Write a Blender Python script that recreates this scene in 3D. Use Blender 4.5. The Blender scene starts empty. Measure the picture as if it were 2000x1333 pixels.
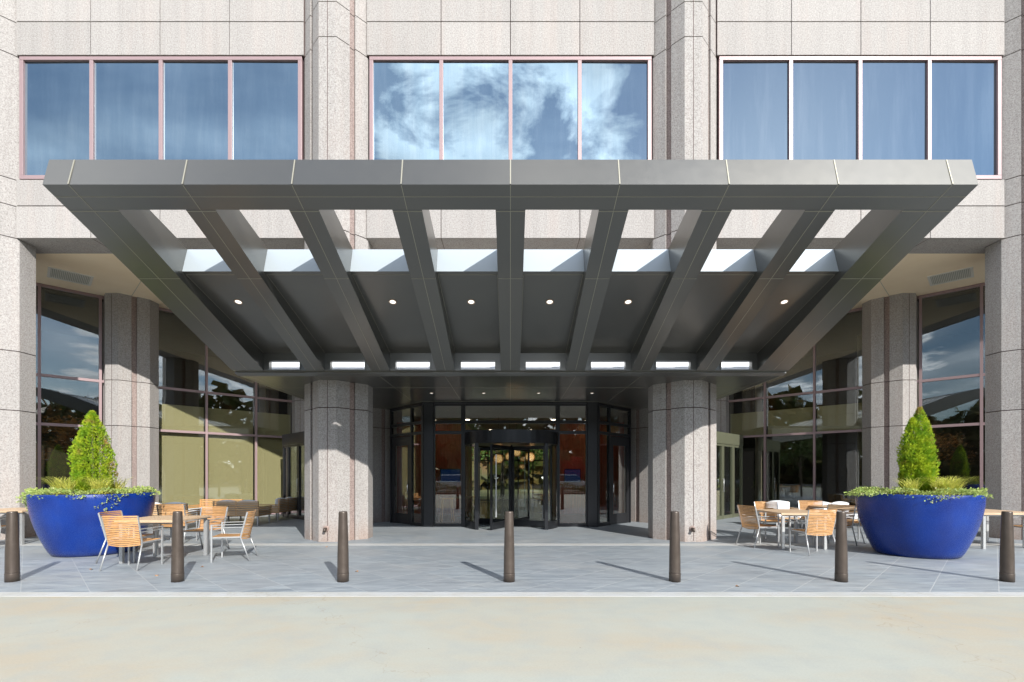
import bpy, bmesh, math, random
from mathutils import Vector, Matrix
R = math.radians
random.seed(7)
SC = bpy.context.scene
COL = SC.collection

# ------------------------------------------------------------------ camera
cam_d = bpy.data.cameras.new('camera'); cam = bpy.data.objects.new('camera', cam_d); COL.objects.link(cam)
cam.location = (0, 0, 1.5); cam.rotation_euler = (R(90), 0, 0)
cam_d.sensor_width = 36; cam_d.lens = 17.01
cam_d.shift_x = 0.0015; cam_d.shift_y = 0.1318
cam_d.clip_start = 0.05; cam_d.clip_end = 2000
SC.camera = cam

# ------------------------------------------------------------------ sky and sun
SUN_EL = 29.6; SUN_AZ = 27.5          # degrees above the horizon; degrees from -Y towards +X
sx = math.sin(R(SUN_AZ)) * math.cos(R(SUN_EL)); sy = -math.cos(R(SUN_AZ)) * math.cos(R(SUN_EL)); sz = math.sin(R(SUN_EL))
sun_d = bpy.data.lights.new('sun', 'SUN'); sun = bpy.data.objects.new('sun', sun_d); COL.objects.link(sun)
sun.rotation_euler = Vector((sx, sy, sz)).to_track_quat('Z', 'Y').to_euler()
sun.location = (10, -20, 20)
sun_d.energy = 4.4; sun_d.angle = R(0.5); sun_d.color = (1.0, 0.965, 0.91)
W = bpy.data.worlds.new('World'); SC.world = W; W.use_nodes = True
def build_world():
    nt = W.node_tree; N = nt.nodes; L = nt.links
    bg = N['Background']
    sky = N.new('ShaderNodeTexSky'); sky.sky_type = 'NISHITA'; sky.sun_disc = False
    sky.sun_elevation = R(SUN_EL); sky.sun_rotation = math.atan2(sx, sy)
    sky.air_density = 1.0; sky.dust_density = 0.25; sky.ozone_density = 1.6
    tc = N.new('ShaderNodeTexCoord'); sep = N.new('ShaderNodeSeparateXYZ')
    L.new(tc.outputs['Generated'], sep.inputs[0])
    def math_(op, a, b=None, clamp=False):
        m = N.new('ShaderNodeMath'); m.operation = op; m.use_clamp = clamp
        for i, v in enumerate((a, b)):
            if v is None: continue
            if isinstance(v, (int, float)): m.inputs[i].default_value = v
            else: L.new(v, m.inputs[i])
        return m.outputs[0]
    def mr(v, a, b, c=0.0, d=1.0):
        m = N.new('ShaderNodeMapRange'); m.clamp = True; L.new(v, m.inputs[0])
        for i, q in enumerate((a, b, c, d)): m.inputs[i + 1].default_value = q
        return m.outputs[0]
    zz = math_('ADD', math_('MAXIMUM', sep.outputs[2], 0.0), 0.12)
    px = math_('DIVIDE', sep.outputs[0], zz); py = math_('DIVIDE', sep.outputs[1], zz)
    cmb = N.new('ShaderNodeCombineXYZ'); L.new(px, cmb.inputs[0]); L.new(py, cmb.inputs[1])
    n1 = N.new('ShaderNodeTexNoise'); n1.inputs['Scale'].default_value = 4.2; n1.inputs['Detail'].default_value = 9
    n1.inputs['Roughness'].default_value = 0.58; n1.inputs['Distortion'].default_value = 0.35
    L.new(cmb.outputs[0], n1.inputs['Vector'])
    mp = N.new('ShaderNodeMapping'); mp.inputs['Rotation'].default_value = (0, 0, R(35)); mp.inputs['Scale'].default_value = (0.5, 2.2, 1)
    L.new(cmb.outputs[0], mp.inputs[0])
    n2 = N.new('ShaderNodeTexNoise'); n2.inputs['Scale'].default_value = 1.1; n2.inputs['Detail'].default_value = 6
    L.new(mp.outputs[0], n2.inputs['Vector'])
    # cumulus cover over the middle of the sky behind the camera, thin streaks on the left, clear on the right
    lat = math_('DIVIDE', sep.outputs[0], math_('MAXIMUM', math_('ABSOLUTE', sep.outputs[1]), 0.05))
    right = math_('MULTIPLY', mr(lat, 0.14, 0.42), mr(lat, 0.95, 1.15, 1, 0)); left = math_('MULTIPLY', mr(lat, -0.36, -0.26, 1, 0), mr(lat, -1.2, -1.0))
    cover = math_('MULTIPLY', math_('SUBTRACT', 1.0, right), math_('SUBTRACT', 1.0, left))
    cum = math_('MULTIPLY', mr(math_('ADD', n1.outputs[0], math_('MULTIPLY', math_('SUBTRACT', cover, 1.0), 0.30)), 0.415, 0.54), 0.90)
    thin = math_('MULTIPLY', mr(n2.outputs[0], 0.40, 0.72), math_('MULTIPLY', math_('SUBTRACT', 1.0, right), 0.40))
    fac = math_('MAXIMUM', cum, thin)
    n3 = N.new('ShaderNodeTexNoise'); n3.inputs['Scale'].default_value = 3.4; n3.inputs['Detail'].default_value = 6
    L.new(cmb.outputs[0], n3.inputs['Vector'])
    shade = mr(n3.outputs[0], 0.3, 0.7, 0.42, 1.0)
    cc = N.new('ShaderNodeCombineColor')
    L.new(math_('MULTIPLY', shade, 19.5), cc.inputs[0]); L.new(math_('MULTIPLY', shade, 19.8), cc.inputs[1]); L.new(math_('MULTIPLY', shade, 20.4), cc.inputs[2])
    mix = N.new('ShaderNodeMix'); mix.data_type = 'RGBA'
    L.new(fac, mix.inputs['Factor']); L.new(sky.outputs[0], mix.inputs['A']); L.new(cc.outputs[0], mix.inputs['B'])
    L.new(mix.outputs['Result'], bg.inputs[0]); bg.inputs[1].default_value = 0.13
build_world()
SC.view_settings.view_transform = 'Standard'; SC.view_settings.look = 'None'
SC.view_settings.exposure = 0.5; SC.view_settings.gamma = 1; SC.view_settings.use_curve_mapping = False
SC.cycles.caustics_reflective = False; SC.cycles.caustics_refractive = False
SC.cycles.max_bounces = 10; SC.cycles.transparent_max_bounces = 24
SC.cycles.sample_clamp_indirect = 6.0

# ------------------------------------------------------------------ materials
def mat(name, col=(0.5, 0.5, 0.5), rough=0.6, metal=0.0, spec=0.5):
    m = bpy.data.materials.new(name); m.use_nodes = True
    b = m.node_tree.nodes['Principled BSDF']
    b.inputs['Base Color'].default_value = (*col, 1); b.inputs['Roughness'].default_value = rough
    b.inputs['Metallic'].default_value = metal; b.inputs['Specular IOR Level'].default_value = spec
    m['b'] = 1
    return m
class NT:
    def __init__(s, m):
        s.m = m; s.nt = m.node_tree; s.N = s.nt.nodes; s.L = s.nt.links
        s.b = s.N.get('Principled BSDF'); s.tc = s.N.new('ShaderNodeTexCoord'); s.out = s.N['Material Output']
    def src(s, which='Object', rot=(0, 0, 0), scale=(1, 1, 1)):
        if which == 'World':
            g = s.N.new('ShaderNodeNewGeometry'); o = g.outputs['Position']
        else: o = s.tc.outputs[which]
        mp = s.N.new('ShaderNodeMapping'); mp.inputs['Rotation'].default_value = rot; mp.inputs['Scale'].default_value = scale
        s.L.new(o, mp.inputs[0]); return mp.outputs[0]
    def noise(s, v, scale, detail=3, rough=0.5, dist=0.0):
        n = s.N.new('ShaderNodeTexNoise'); n.inputs['Scale'].default_value = scale; n.inputs['Detail'].default_value = detail
        n.inputs['Roughness'].default_value = rough; n.inputs['Distortion'].default_value = dist
        s.L.new(v, n.inputs['Vector']); return n.outputs[0]
    def voro(s, v, scale, out='Distance', feature='F1'):
        n = s.N.new('ShaderNodeTexVoronoi'); n.feature = feature; n.inputs['Scale'].default_value = scale
        s.L.new(v, n.inputs['Vector']); return n.outputs[out]
    def rng(s, v, a, b, c=0.0, d=1.0):
        m = s.N.new('ShaderNodeMapRange'); m.clamp = True; s.L.new(v, m.inputs[0])
        for i, q in enumerate((a, b, c, d)): m.inputs[i + 1].default_value = q
        return m.outputs[0]
    def math(s, op, a, b=None):
        m = s.N.new('ShaderNodeMath'); m.operation = op
        for i, v in enumerate((a, b)):
            if v is None: continue
            if isinstance(v, (int, float)): m.inputs[i].default_value = v
            else: s.L.new(v, m.inputs[i])
        return m.outputs[0]
    def mix(s, f, a, b, mode='MIX'):
        m = s.N.new('ShaderNodeMix'); m.data_type = 'RGBA'; m.blend_type = mode
        if isinstance(f, (int, float)): m.inputs['Factor'].default_value = f
        else: s.L.new(f, m.inputs['Factor'])
        for k, v in (('A', a), ('B', b)):
            if isinstance(v, tuple): m.inputs[k].default_value = (*v, 1)
            else: s.L.new(v, m.inputs[k])
        return m.outputs['Result']
    def color(s, c): s.L.new(c, s.b.inputs['Base Color'])
    def rough(s, c): s.L.new(c, s.b.inputs['Roughness'])
    def bump(s, h, strength=0.3, dist=0.01):
        bn = s.N.new('ShaderNodeBump'); bn.inputs['Strength'].default_value = strength; bn.inputs['Distance'].default_value = dist
        s.L.new(h, bn.inputs['Height']); s.L.new(bn.outputs[0], s.b.inputs['Normal'])

def granite(name, light, dark, mid, pink=0.25):
    m = mat(name, light, 0.75, 0, 0.3); t = NT(m)
    v = t.src('World'); n1 = t.noise(v, 30, 3, 0.76); n2 = t.noise(v, 58, 2, 0.6)
    vs = t.src('World', scale=(1, 1, 0.12)); st = t.noise(vs, 3.0, 4, 0.6)
    c = t.mix(t.rng(n1, 0.38, 0.62), mid, light)
    c = t.mix(t.rng(n2, 0.56, 0.68, 0, 0.8), c, dark)
    c = t.mix(t.rng(st, 0.5, 0.75, 0, pink), c, (0.50, 0.35, 0.29))
    lo = t.noise(v, 0.8, 4, 0.6)
    c = t.mix(t.rng(lo, 0.3, 0.7, 0.0, 0.16), c, mid)
    sep = t.N.new('ShaderNodeSeparateXYZ'); t.L.new(v, sep.inputs[0])
    foot = t.math('MULTIPLY', t.rng(sep.outputs[2], 0.02, 0.55, 1, 0), t.rng(st, 0.3, 0.6, 0.1, 0.5))   # splash stains at the foot
    c = t.mix(foot, c, (0.33, 0.22, 0.165))
    at = t.N.new('ShaderNodeAttribute'); at.attribute_name = 'tone'
    rain = t.noise(t.src('World', scale=(1, 1, 0.05)), 5.5, 4, 0.6)
    k = t.math('MULTIPLY', t.math('ADD', t.math('MULTIPLY', at.outputs['Fac'], 0.055), 1.0), t.rng(rain, 0.45, 0.75, 1.02, 0.91))
    kc = t.N.new('ShaderNodeCombineColor')
    for i in range(3): t.L.new(k, kc.inputs[i])
    c = t.mix(1.0, c, kc.outputs[0], 'MULTIPLY')
    t.color(c); t.bump(n1, 0.5, 0.012); return m
M = {}
M['granite'] = granite('pale_granite', (0.44, 0.42, 0.402), (0.13, 0.118, 0.112), (0.305, 0.285, 0.27), 0.14)
M['granite_rough'] = granite('pink_rough_granite', (0.36, 0.295, 0.27), (0.12, 0.085, 0.075), (0.22, 0.165, 0.15), 0.3)
M['joint'] = mat('dark_joint', (0.10, 0.065, 0.06), 0.9)
M['mauve'] = mat('mauve_painted_frame', (0.33, 0.235, 0.24), 0.42, 0.15)
M['cream'] = mat('cream_stucco', (0.78, 0.62, 0.42), 0.85); t = NT(M['cream']); n = t.noise(t.src('World'), 1.2, 5); t.color(t.mix(t.rng(n, 0.3, 0.7), (0.95, 0.80, 0.58), (0.90, 0.74, 0.52))); t.bump(t.noise(t.src('World'), 60, 2), 0.15)
def metal_panel():
    m = mat('dark_satin_metal_panel', (0.2, 0.2, 0.19), 0.38, 0.8, 0.5); t = NT(m)
    v = t.src('World'); n = t.noise(v, 0.9, 3); n2 = t.noise(t.src('World', scale=(1, 0.15, 1)), 9, 4)
    t.color(t.mix(t.rng(n, 0.3, 0.7), (0.158, 0.155, 0.141), (0.144, 0.143, 0.134)))
    t.b.inputs['Coat Weight'].default_value = 0.5; t.b.inputs['Coat Roughness'].default_value = 0.18
    t.rough(t.math('ADD', t.rng(n2, 0.3, 0.7, 0.335, 0.36), t.rng(n, 0.3, 0.7, 0, 0.02)))
    return m
M['metal'] = metal_panel()
M['seam'] = mat('lit_look_metal_seam', (0.36, 0.345, 0.28), 0.5, 0.4)  # pale colour stands for light caught in the joint reveals
M['pale_metal'] = mat('pale_blue_metal', (0.42, 0.475, 0.51), 0.35, 0.2)
M['black_frame'] = mat('black_anodised_frame', (0.035, 0.037, 0.042), 0.28, 0.6)
M['bounce_top'] = mat('white_bounce_roof_top', (0.75, 0.74, 0.72), 0.8)  # unseen canopy tops, made white to bounce sunlight up onto the wall
M['olive_frame'] = mat('olive_grey_frame', (0.20, 0.21, 0.14), 0.35, 0.5)
M['steel'] = mat('brushed_steel', (0.50, 0.51, 0.51), 0.42, 0.6)
M['chrome'] = mat('polished_steel', (0.8, 0.8, 0.8), 0.08, 1.0)
M['bronze'] = mat('bronze_powder_coat', (0.105, 0.082, 0.066), 0.36, 0.35)
t = NT(M['bronze']); nn = t.noise(t.src('World'), 9, 5); t.color(t.mix(t.rng(nn, 0.35, 0.7), (0.078, 0.061, 0.050), (0.092, 0.073, 0.060))); t.rough(t.rng(nn, 0.3, 0.7, 0.34, 0.42))
def teak(name, a, b):
    m = mat(name, a, 0.5); t = NT(m)
    v = t.src('World', scale=(1.5, 12, 12)); v2 = t.src('World', scale=(14, 14, 14))
    t.color(t.mix(t.rng(t.noise(v, 3.0, 5, 0.6), 0.35, 0.65), a, b)); t.rough(t.rng(t.noise(v2, 1, 2), 0.3, 0.7, 0.42, 0.6)); return m
M['teak'] = teak('honey_teak', (0.62, 0.35, 0.15), (0.50, 0.26, 0.10))
M['teak_pale'] = teak('weathered_pale_teak', (0.60, 0.44, 0.29), (0.50, 0.35, 0.22))
M['teak_brown'] = teak('grey_brown_teak', (0.62, 0.42, 0.24), (0.50, 0.32, 0.17))
M['cushion'] = mat('white_cushion_fabric', (0.72, 0.74, 0.76), 0.9); t = NT(M['cushion']); t.bump(t.noise(t.src('World'), 7, 3), 0.5, 0.03)
def blue_glaze():
    m = mat('cobalt_blue_glaze', (0.006, 0.03, 0.30), 0.33); t = NT(m)
    v = t.src('Object'); n = t.noise(v, 90, 3, 0.6); n2 = t.noise(v, 2.2, 4)
    t.color(t.mix(t.rng(n2, 0.3, 0.7), (0.001, 0.020, 0.17), (0.002, 0.036, 0.26)))
    sp = t.N.new('ShaderNodeSeparateXYZ'); t.L.new(v, sp.inputs[0])
    st = t.noise(t.src('Object', scale=(1, 1, 0.12)), 4.0, 4, 0.65)
    dust = t.math('ADD', t.rng(st, 0.52, 0.8, 0, 0.10), t.math('MULTIPLY', t.rng(sp.outputs[2], 0.02, 0.16, 0.22, 0), t.rng(n2, 0.35, 0.6)))
    base = t.b.inputs['Base Color'].links[0].from_socket
    t.color(t.mix(dust, base, (0.10, 0.13, 0.20)))
    t.rough(t.rng(n, 0.3, 0.7, 0.16, 0.36)); t.bump(n, 0.5, 0.008); return m
M['blue'] = blue_glaze()
M['soil'] = mat('dark_soil', (0.05, 0.035, 0.02), 0.95)
def leaf_mat(name, a, b, c=None, scale=9.0, transl=0.35):
    m = mat(name, a, 0.55, 0, 0.3); t = NT(m)
    v = t.src('World'); col = t.mix(t.rng(t.noise(v, scale, 3), 0.38, 0.62), a, b)
    if c: col = t.mix(t.rng(t.noise(v, scale * 0.45, 3), 0.60, 0.70), col, c)
    t.color(col)
    tr = t.N.new('ShaderNodeBsdfTranslucent'); t.L.new(col, tr.inputs[0])
    mx = t.N.new('ShaderNodeMixShader'); mx.inputs[0].default_value = transl
    t.L.new(t.b.outputs[0], mx.inputs[1]); t.L.new(tr.outputs[0], mx.inputs[2]); t.L.new(mx.outputs[0], t.out.inputs[0])
    return m
M['arbor'] = leaf_mat('yellow_green_conifer', (0.46, 0.56, 0.035), (0.20, 0.36, 0.02), (0.46, 0.30, 0.10), 8)
M['trailing'] = leaf_mat('variegated_trailing_leaf', (0.54, 0.60, 0.20), (0.28, 0.42, 0.10), (0.66, 0.66, 0.36), 14)
M['grass_blade'] = leaf_mat('straw_green_grass_blade', (0.78, 0.74, 0.20), (0.52, 0.56, 0.10), None, 10)
M['tree_green'] = leaf_mat('dark_green_leaf', (0.045, 0.09, 0.02), (0.09, 0.13, 0.03), None, 2, 0.3)
M['tree_bright'] = leaf_mat('bright_green_leaf', (0.10, 0.20, 0.04), (0.20, 0.30, 0.07), None, 2, 0.4)
M['tree_orange'] = leaf_mat('orange_autumn_leaf', (0.40, 0.16, 0.03), (0.22, 0.13, 0.03), None, 2, 0.3)
M['tree_red'] = leaf_mat('red_autumn_leaf', (0.50, 0.02, 0.015), (0.30, 0.02, 0.01), None, 2, 0.3)
M['bark'] = mat('grey_brown_bark', (0.12, 0.09, 0.07), 0.9)
M['hedge'] = leaf_mat('hedge_leaf', (0.10, 0.14, 0.03), (0.05, 0.08, 0.02), (0.22, 0.16, 0.05), 3, 0.2)
M['blind'] = mat('olive_cream_roller_blind', (0.62, 0.58, 0.38), 0.9); t = NT(M['blind']); t.bump(t.noise(t.src('World', scale=(1, 1, 30)), 8, 2), 0.2)
M['curtain'] = mat('pale_curtain', (0.55, 0.50, 0.42), 0.9)
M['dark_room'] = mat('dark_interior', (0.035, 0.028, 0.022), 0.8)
M['lobby_floor'] = mat('lobby_tile', (0.22, 0.23, 0.23), 0.2)
def red_wood():
    m = mat('red_brown_wood_wall', (0.3, 0.06, 0.03), 0.35); t = NT(m)
    t.color(t.mix(t.rng(t.noise(t.src('World', scale=(6, 6, 0.5)), 3, 5), 0.35, 0.65), (0.60, 0.12, 0.055), (0.40, 0.075, 0.035))); return m
M['red_wood'] = red_wood()
def emis(name, col, s):
    m = bpy.data.materials.new(name); m.use_nodes = True; nt = m.node_tree; nt.nodes.clear()
    e = nt.nodes.new('ShaderNodeEmission'); e.inputs[0].default_value = (*col, 1); e.inputs[1].default_value = s
    o = nt.nodes.new('ShaderNodeOutputMaterial'); nt.links.new(e.outputs[0], o.inputs[0]); return m
M['bronze_trim'] = mat('warm_reflector_trim', (0.45, 0.32, 0.22), 0.35, 0.6)
M['lamp_glow'] = emis('downlight_glow', (1.0, 0.93, 0.84), 1.3)
M['lamp_glow_warm'] = emis('pendant_glow', (1.0, 0.60, 0.26), 1.9)
M['lobby_light'] = emis('lobby_ceiling_light', (1.0, 0.85, 0.68), 8)
M['screen'] = emis('blue_screen', (0.03, 0.10, 0.36), 0.07)
M['weave'] = mat('woven_cane', (0.62, 0.42, 0.20), 0.7)
def glass(name, tint, base, k, power=3.0, gtint=(1, 1, 1), rough=0.0, streak=0.0):
    m = bpy.data.materials.new(name); m.use_nodes = True; t = NT(m); t.N.remove(t.b)
    tr = t.N.new('ShaderNodeBsdfTransparent'); tr.inputs[0].default_value = (*tint, 1)
    gl = t.N.new('ShaderNodeBsdfGlossy'); gl.inputs[0].default_value = (*gtint, 1); gl.inputs[1].default_value = rough
    lw = t.N.new('ShaderNodeLayerWeight'); lw.inputs[0].default_value = 0.5
    f = t.math('ADD', t.math('MULTIPLY', t.math('POWER', lw.outputs['Facing'], power), k), base)
    mx = t.N.new('ShaderNodeMixShader'); t.L.new(f, mx.inputs[0]); t.L.new(tr.outputs[0], mx.inputs[1]); t.L.new(gl.outputs[0], mx.inputs[2])
    t.L.new(mx.outputs[0], t.out.inputs[0]); return m
M['glass_dark'] = glass('bronze_tinted_glass', (0.83, 0.83, 0.78), 0.10, 0.5, 3.0, (0.85, 0.93, 1.0))
M['glass_clear'] = glass('clear_entrance_glass', (0.92, 0.95, 0.93), 0.09, 0.5, 3.0)
M['glass_slot'] = glass('frosted_slot_glass', (0.9, 0.92, 0.95), 0.03, 0.3, 3.0)
def coated():
    m = bpy.data.materials.new('blue_reflective_glass'); m.use_nodes = True; t = NT(m)
    b = t.b; b.inputs['Base Color'].default_value = (0.02, 0.035, 0.06, 1); b.inputs['Roughness'].default_value = 0.5
    gl = t.N.new('ShaderNodeBsdfGlossy'); gl.inputs[1].default_value = 0.0
    v = t.src('World', scale=(1, 1, 0.10)); st = t.noise(v, 3.2, 4, 0.65)
    t.L.new(t.mix(t.rng(st, 0.45, 0.8), (0.25, 0.345, 0.41), (0.33, 0.42, 0.47)), gl.inputs[0])
    bn = t.N.new('ShaderNodeBump'); bn.inputs['Strength'].default_value = 0.03; bn.inputs['Distance'].default_value = 0.02
    t.L.new(t.noise(t.src('World'), 0.9, 1), bn.inputs['Height']); t.L.new(bn.outputs[0], gl.inputs['Normal'])
    mx = t.N.new('ShaderNodeMixShader'); mx.inputs[0].default_value = 0.9
    t.L.new(b.outputs[0], mx.inputs[1]); t.L.new(gl.outputs[0], mx.inputs[2])
    t.L.new(mx.outputs[0], t.out.inputs[0]); return m
M['glass_blue'] = coated()
def pavers():
    m = mat('blue_grey_slate_pavers', (0.2, 0.22, 0.24), 0.55, 0, 0.4); t = NT(m)
    v = t.src('World', rot=(0, 0, R(45)))
    sep = t.N.new('ShaderNodeSeparateXYZ'); t.L.new(v, sep.inputs[0])
    S = 0.635
    def cell(o, off):
        q = t.math('DIVIDE', t.math('ADD', o, off), S); return q
    a = cell(sep.outputs[0], 50.12); b = cell(sep.outputs[1], 50.22)
    def line(q, w):
        f = t.math('FRACT', q); d = t.math('MINIMUM', f, t.math('SUBTRACT', 1.0, f)); return t.rng(d, w * 0.4, w, 1, 0)
    ja = line(a, 0.012); jb = line(b, 0.012); joint = t.math('MAXIMUM', ja, t.math('MULTIPLY', jb, 0.6))
    cb = t.N.new('ShaderNodeCombineXYZ'); t.L.new(t.math('FLOOR', a), cb.inputs[0]); t.L.new(t.math('FLOOR', b), cb.inputs[1])
    wn = t.N.new('ShaderNodeTexWhiteNoise'); t.L.new(cb.outputs[0], wn.inputs['Vector'])
    # each stone has its own grain direction offset
    add = t.N.new('ShaderNodeVectorMath'); add.operation = 'ADD'; t.L.new(t.src('World', rot=(0, 0, R(12)), scale=(0.9, 7, 1)), add.inputs[0])
    sc = t.N.new('ShaderNodeVectorMath'); sc.operation = 'SCALE'; t.L.new(wn.outputs['Color'], sc.inputs[0]); sc.inputs['Scale'].default_value = 20
    t.L.new(sc.outputs[0], add.inputs[1])
    gr = t.noise(add.outputs[0], 1.7, 6, 0.62, 0.4)
    c = t.mix(t.rng(gr, 0.36, 0.66), (0.20, 0.232, 0.262), (0.335, 0.372, 0.395))
    c = t.mix(t.rng(wn.outputs[0], 0, 1, 0.0, 0.35), c, (0.28, 0.285, 0.29))
    big = t.noise(t.src('World'), 0.7, 5, 0.6); c = t.mix(t.rng(big, 0.52, 0.72, 0, 0.35), c, (0.42, 0.41, 0.38))
    c = t.mix(t.math('MULTIPLY', joint, 0.62), c, (0.48, 0.49, 0.48))
    t.color(c); t.rough(t.rng(gr, 0.3, 0.7, 0.42, 0.66)); t.bump(t.math('SUBTRACT', gr, joint), 0.25, 0.004); return m
M['pavers'] = pavers()
def concrete(name, a, b, c_, sc=0.5):
    m = mat(name, a, 0.8, 0, 0.25); t = NT(m); v = t.src('World')
    big = t.noise(t.src('World', scale=(0.6, 1.3, 1)), sc, 6, 0.62, 0.3); fine = t.noise(v, 55, 4, 0.7); mid = t.noise(v, 3.2, 5, 0.6)
    col = t.mix(t.rng(big, 0.44, 0.62), a, b)
    col = t.mix(t.rng(mid, 0.45, 0.75, 0, 0.7), col, c_)
    col = t.mix(t.rng(fine, 0.35, 0.75, 0, 0.28), col, (a[0] * .6, a[1] * .6, a[2] * .6))
    sp = t.voro(v, 2.2); col = t.mix(t.rng(sp, 0.012, 0.02, 0.6, 0.0), col, (0.1, 0.08, 0.06))
    wob = t.noise(v, 2.0, 3)
    cr = t.N.new('ShaderNodeTexVoronoi'); cr.feature = 'DISTANCE_TO_EDGE'; cr.inputs['Scale'].default_value = 0.22
    av = t.N.new('ShaderNodeVectorMath'); av.operation = 'ADD'; t.L.new(v, av.inputs[0])
    cx = t.N.new('ShaderNodeCombineXYZ'); t.L.new(t.math('MULTIPLY', wob, 1.6), cx.inputs[0]); t.L.new(t.math('MULTIPLY', mid, 1.3), cx.inputs[1]); t.L.new(cx.outputs[0], av.inputs[1])
    t.L.new(av.outputs[0], cr.inputs['Vector']); col = t.mix(t.rng(cr.outputs[0], 0.0005, 0.003, 0.30, 0), col, (0.25, 0.2, 0.13))
    t.color(col); t.bump(fine, 0.25, 0.004); return m
M['drive'] = concrete('beige_driveway_concrete', (0.385, 0.395, 0.35), (0.405, 0.36, 0.28), (0.335, 0.355, 0.335))
M['kerb'] = concrete('pale_kerb_concrete', (0.47, 0.48, 0.48), (0.42, 0.43, 0.41), (0.42, 0.40, 0.35), 1.4)
M['asphalt'] = mat('asphalt', (0.06, 0.06, 0.06), 0.9)
M['lawn'] = mat('lawn', (0.10, 0.13, 0.04), 0.9); t = NT(M['lawn']); t.color(t.mix(t.rng(t.noise(t.src('World'), 1.5, 5), .3, .7), (0.07, 0.10, 0.03), (0.17, 0.14, 0.06)))
M['louvre'] = mat('white_vent_metal', (0.75, 0.73, 0.66), 0.5)
M['vent_dark'] = mat('vent_recess', (0.42, 0.43, 0.36), 0.7)
M['white_paint'] = mat('white_car_paint', (0.8, 0.8, 0.8), 0.2)
M['grey_paint'] = mat('grey_car_paint', (0.12, 0.13, 0.15), 0.2, 0.4)
M['car_glass'] = mat('car_glass', (0.01, 0.012, 0.015), 0.03)
M['rubber'] = mat('tyre_rubber', (0.02, 0.02, 0.02), 0.8)
M['orange_wood'] = mat('orange_stool_wood', (0.75, 0.28, 0.06), 0.5)
M['leaf_dry'] = mat('dry_leaf', (0.34, 0.20, 0.11), 0.8)
M['pot_white'] = mat('tall_pot_ceramic', (0.6, 0.58, 0.5), 0.5)
M['garden_wall'] = mat('far_garden_wall', (0.5, 0.5, 0.48), 0.8)

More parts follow.
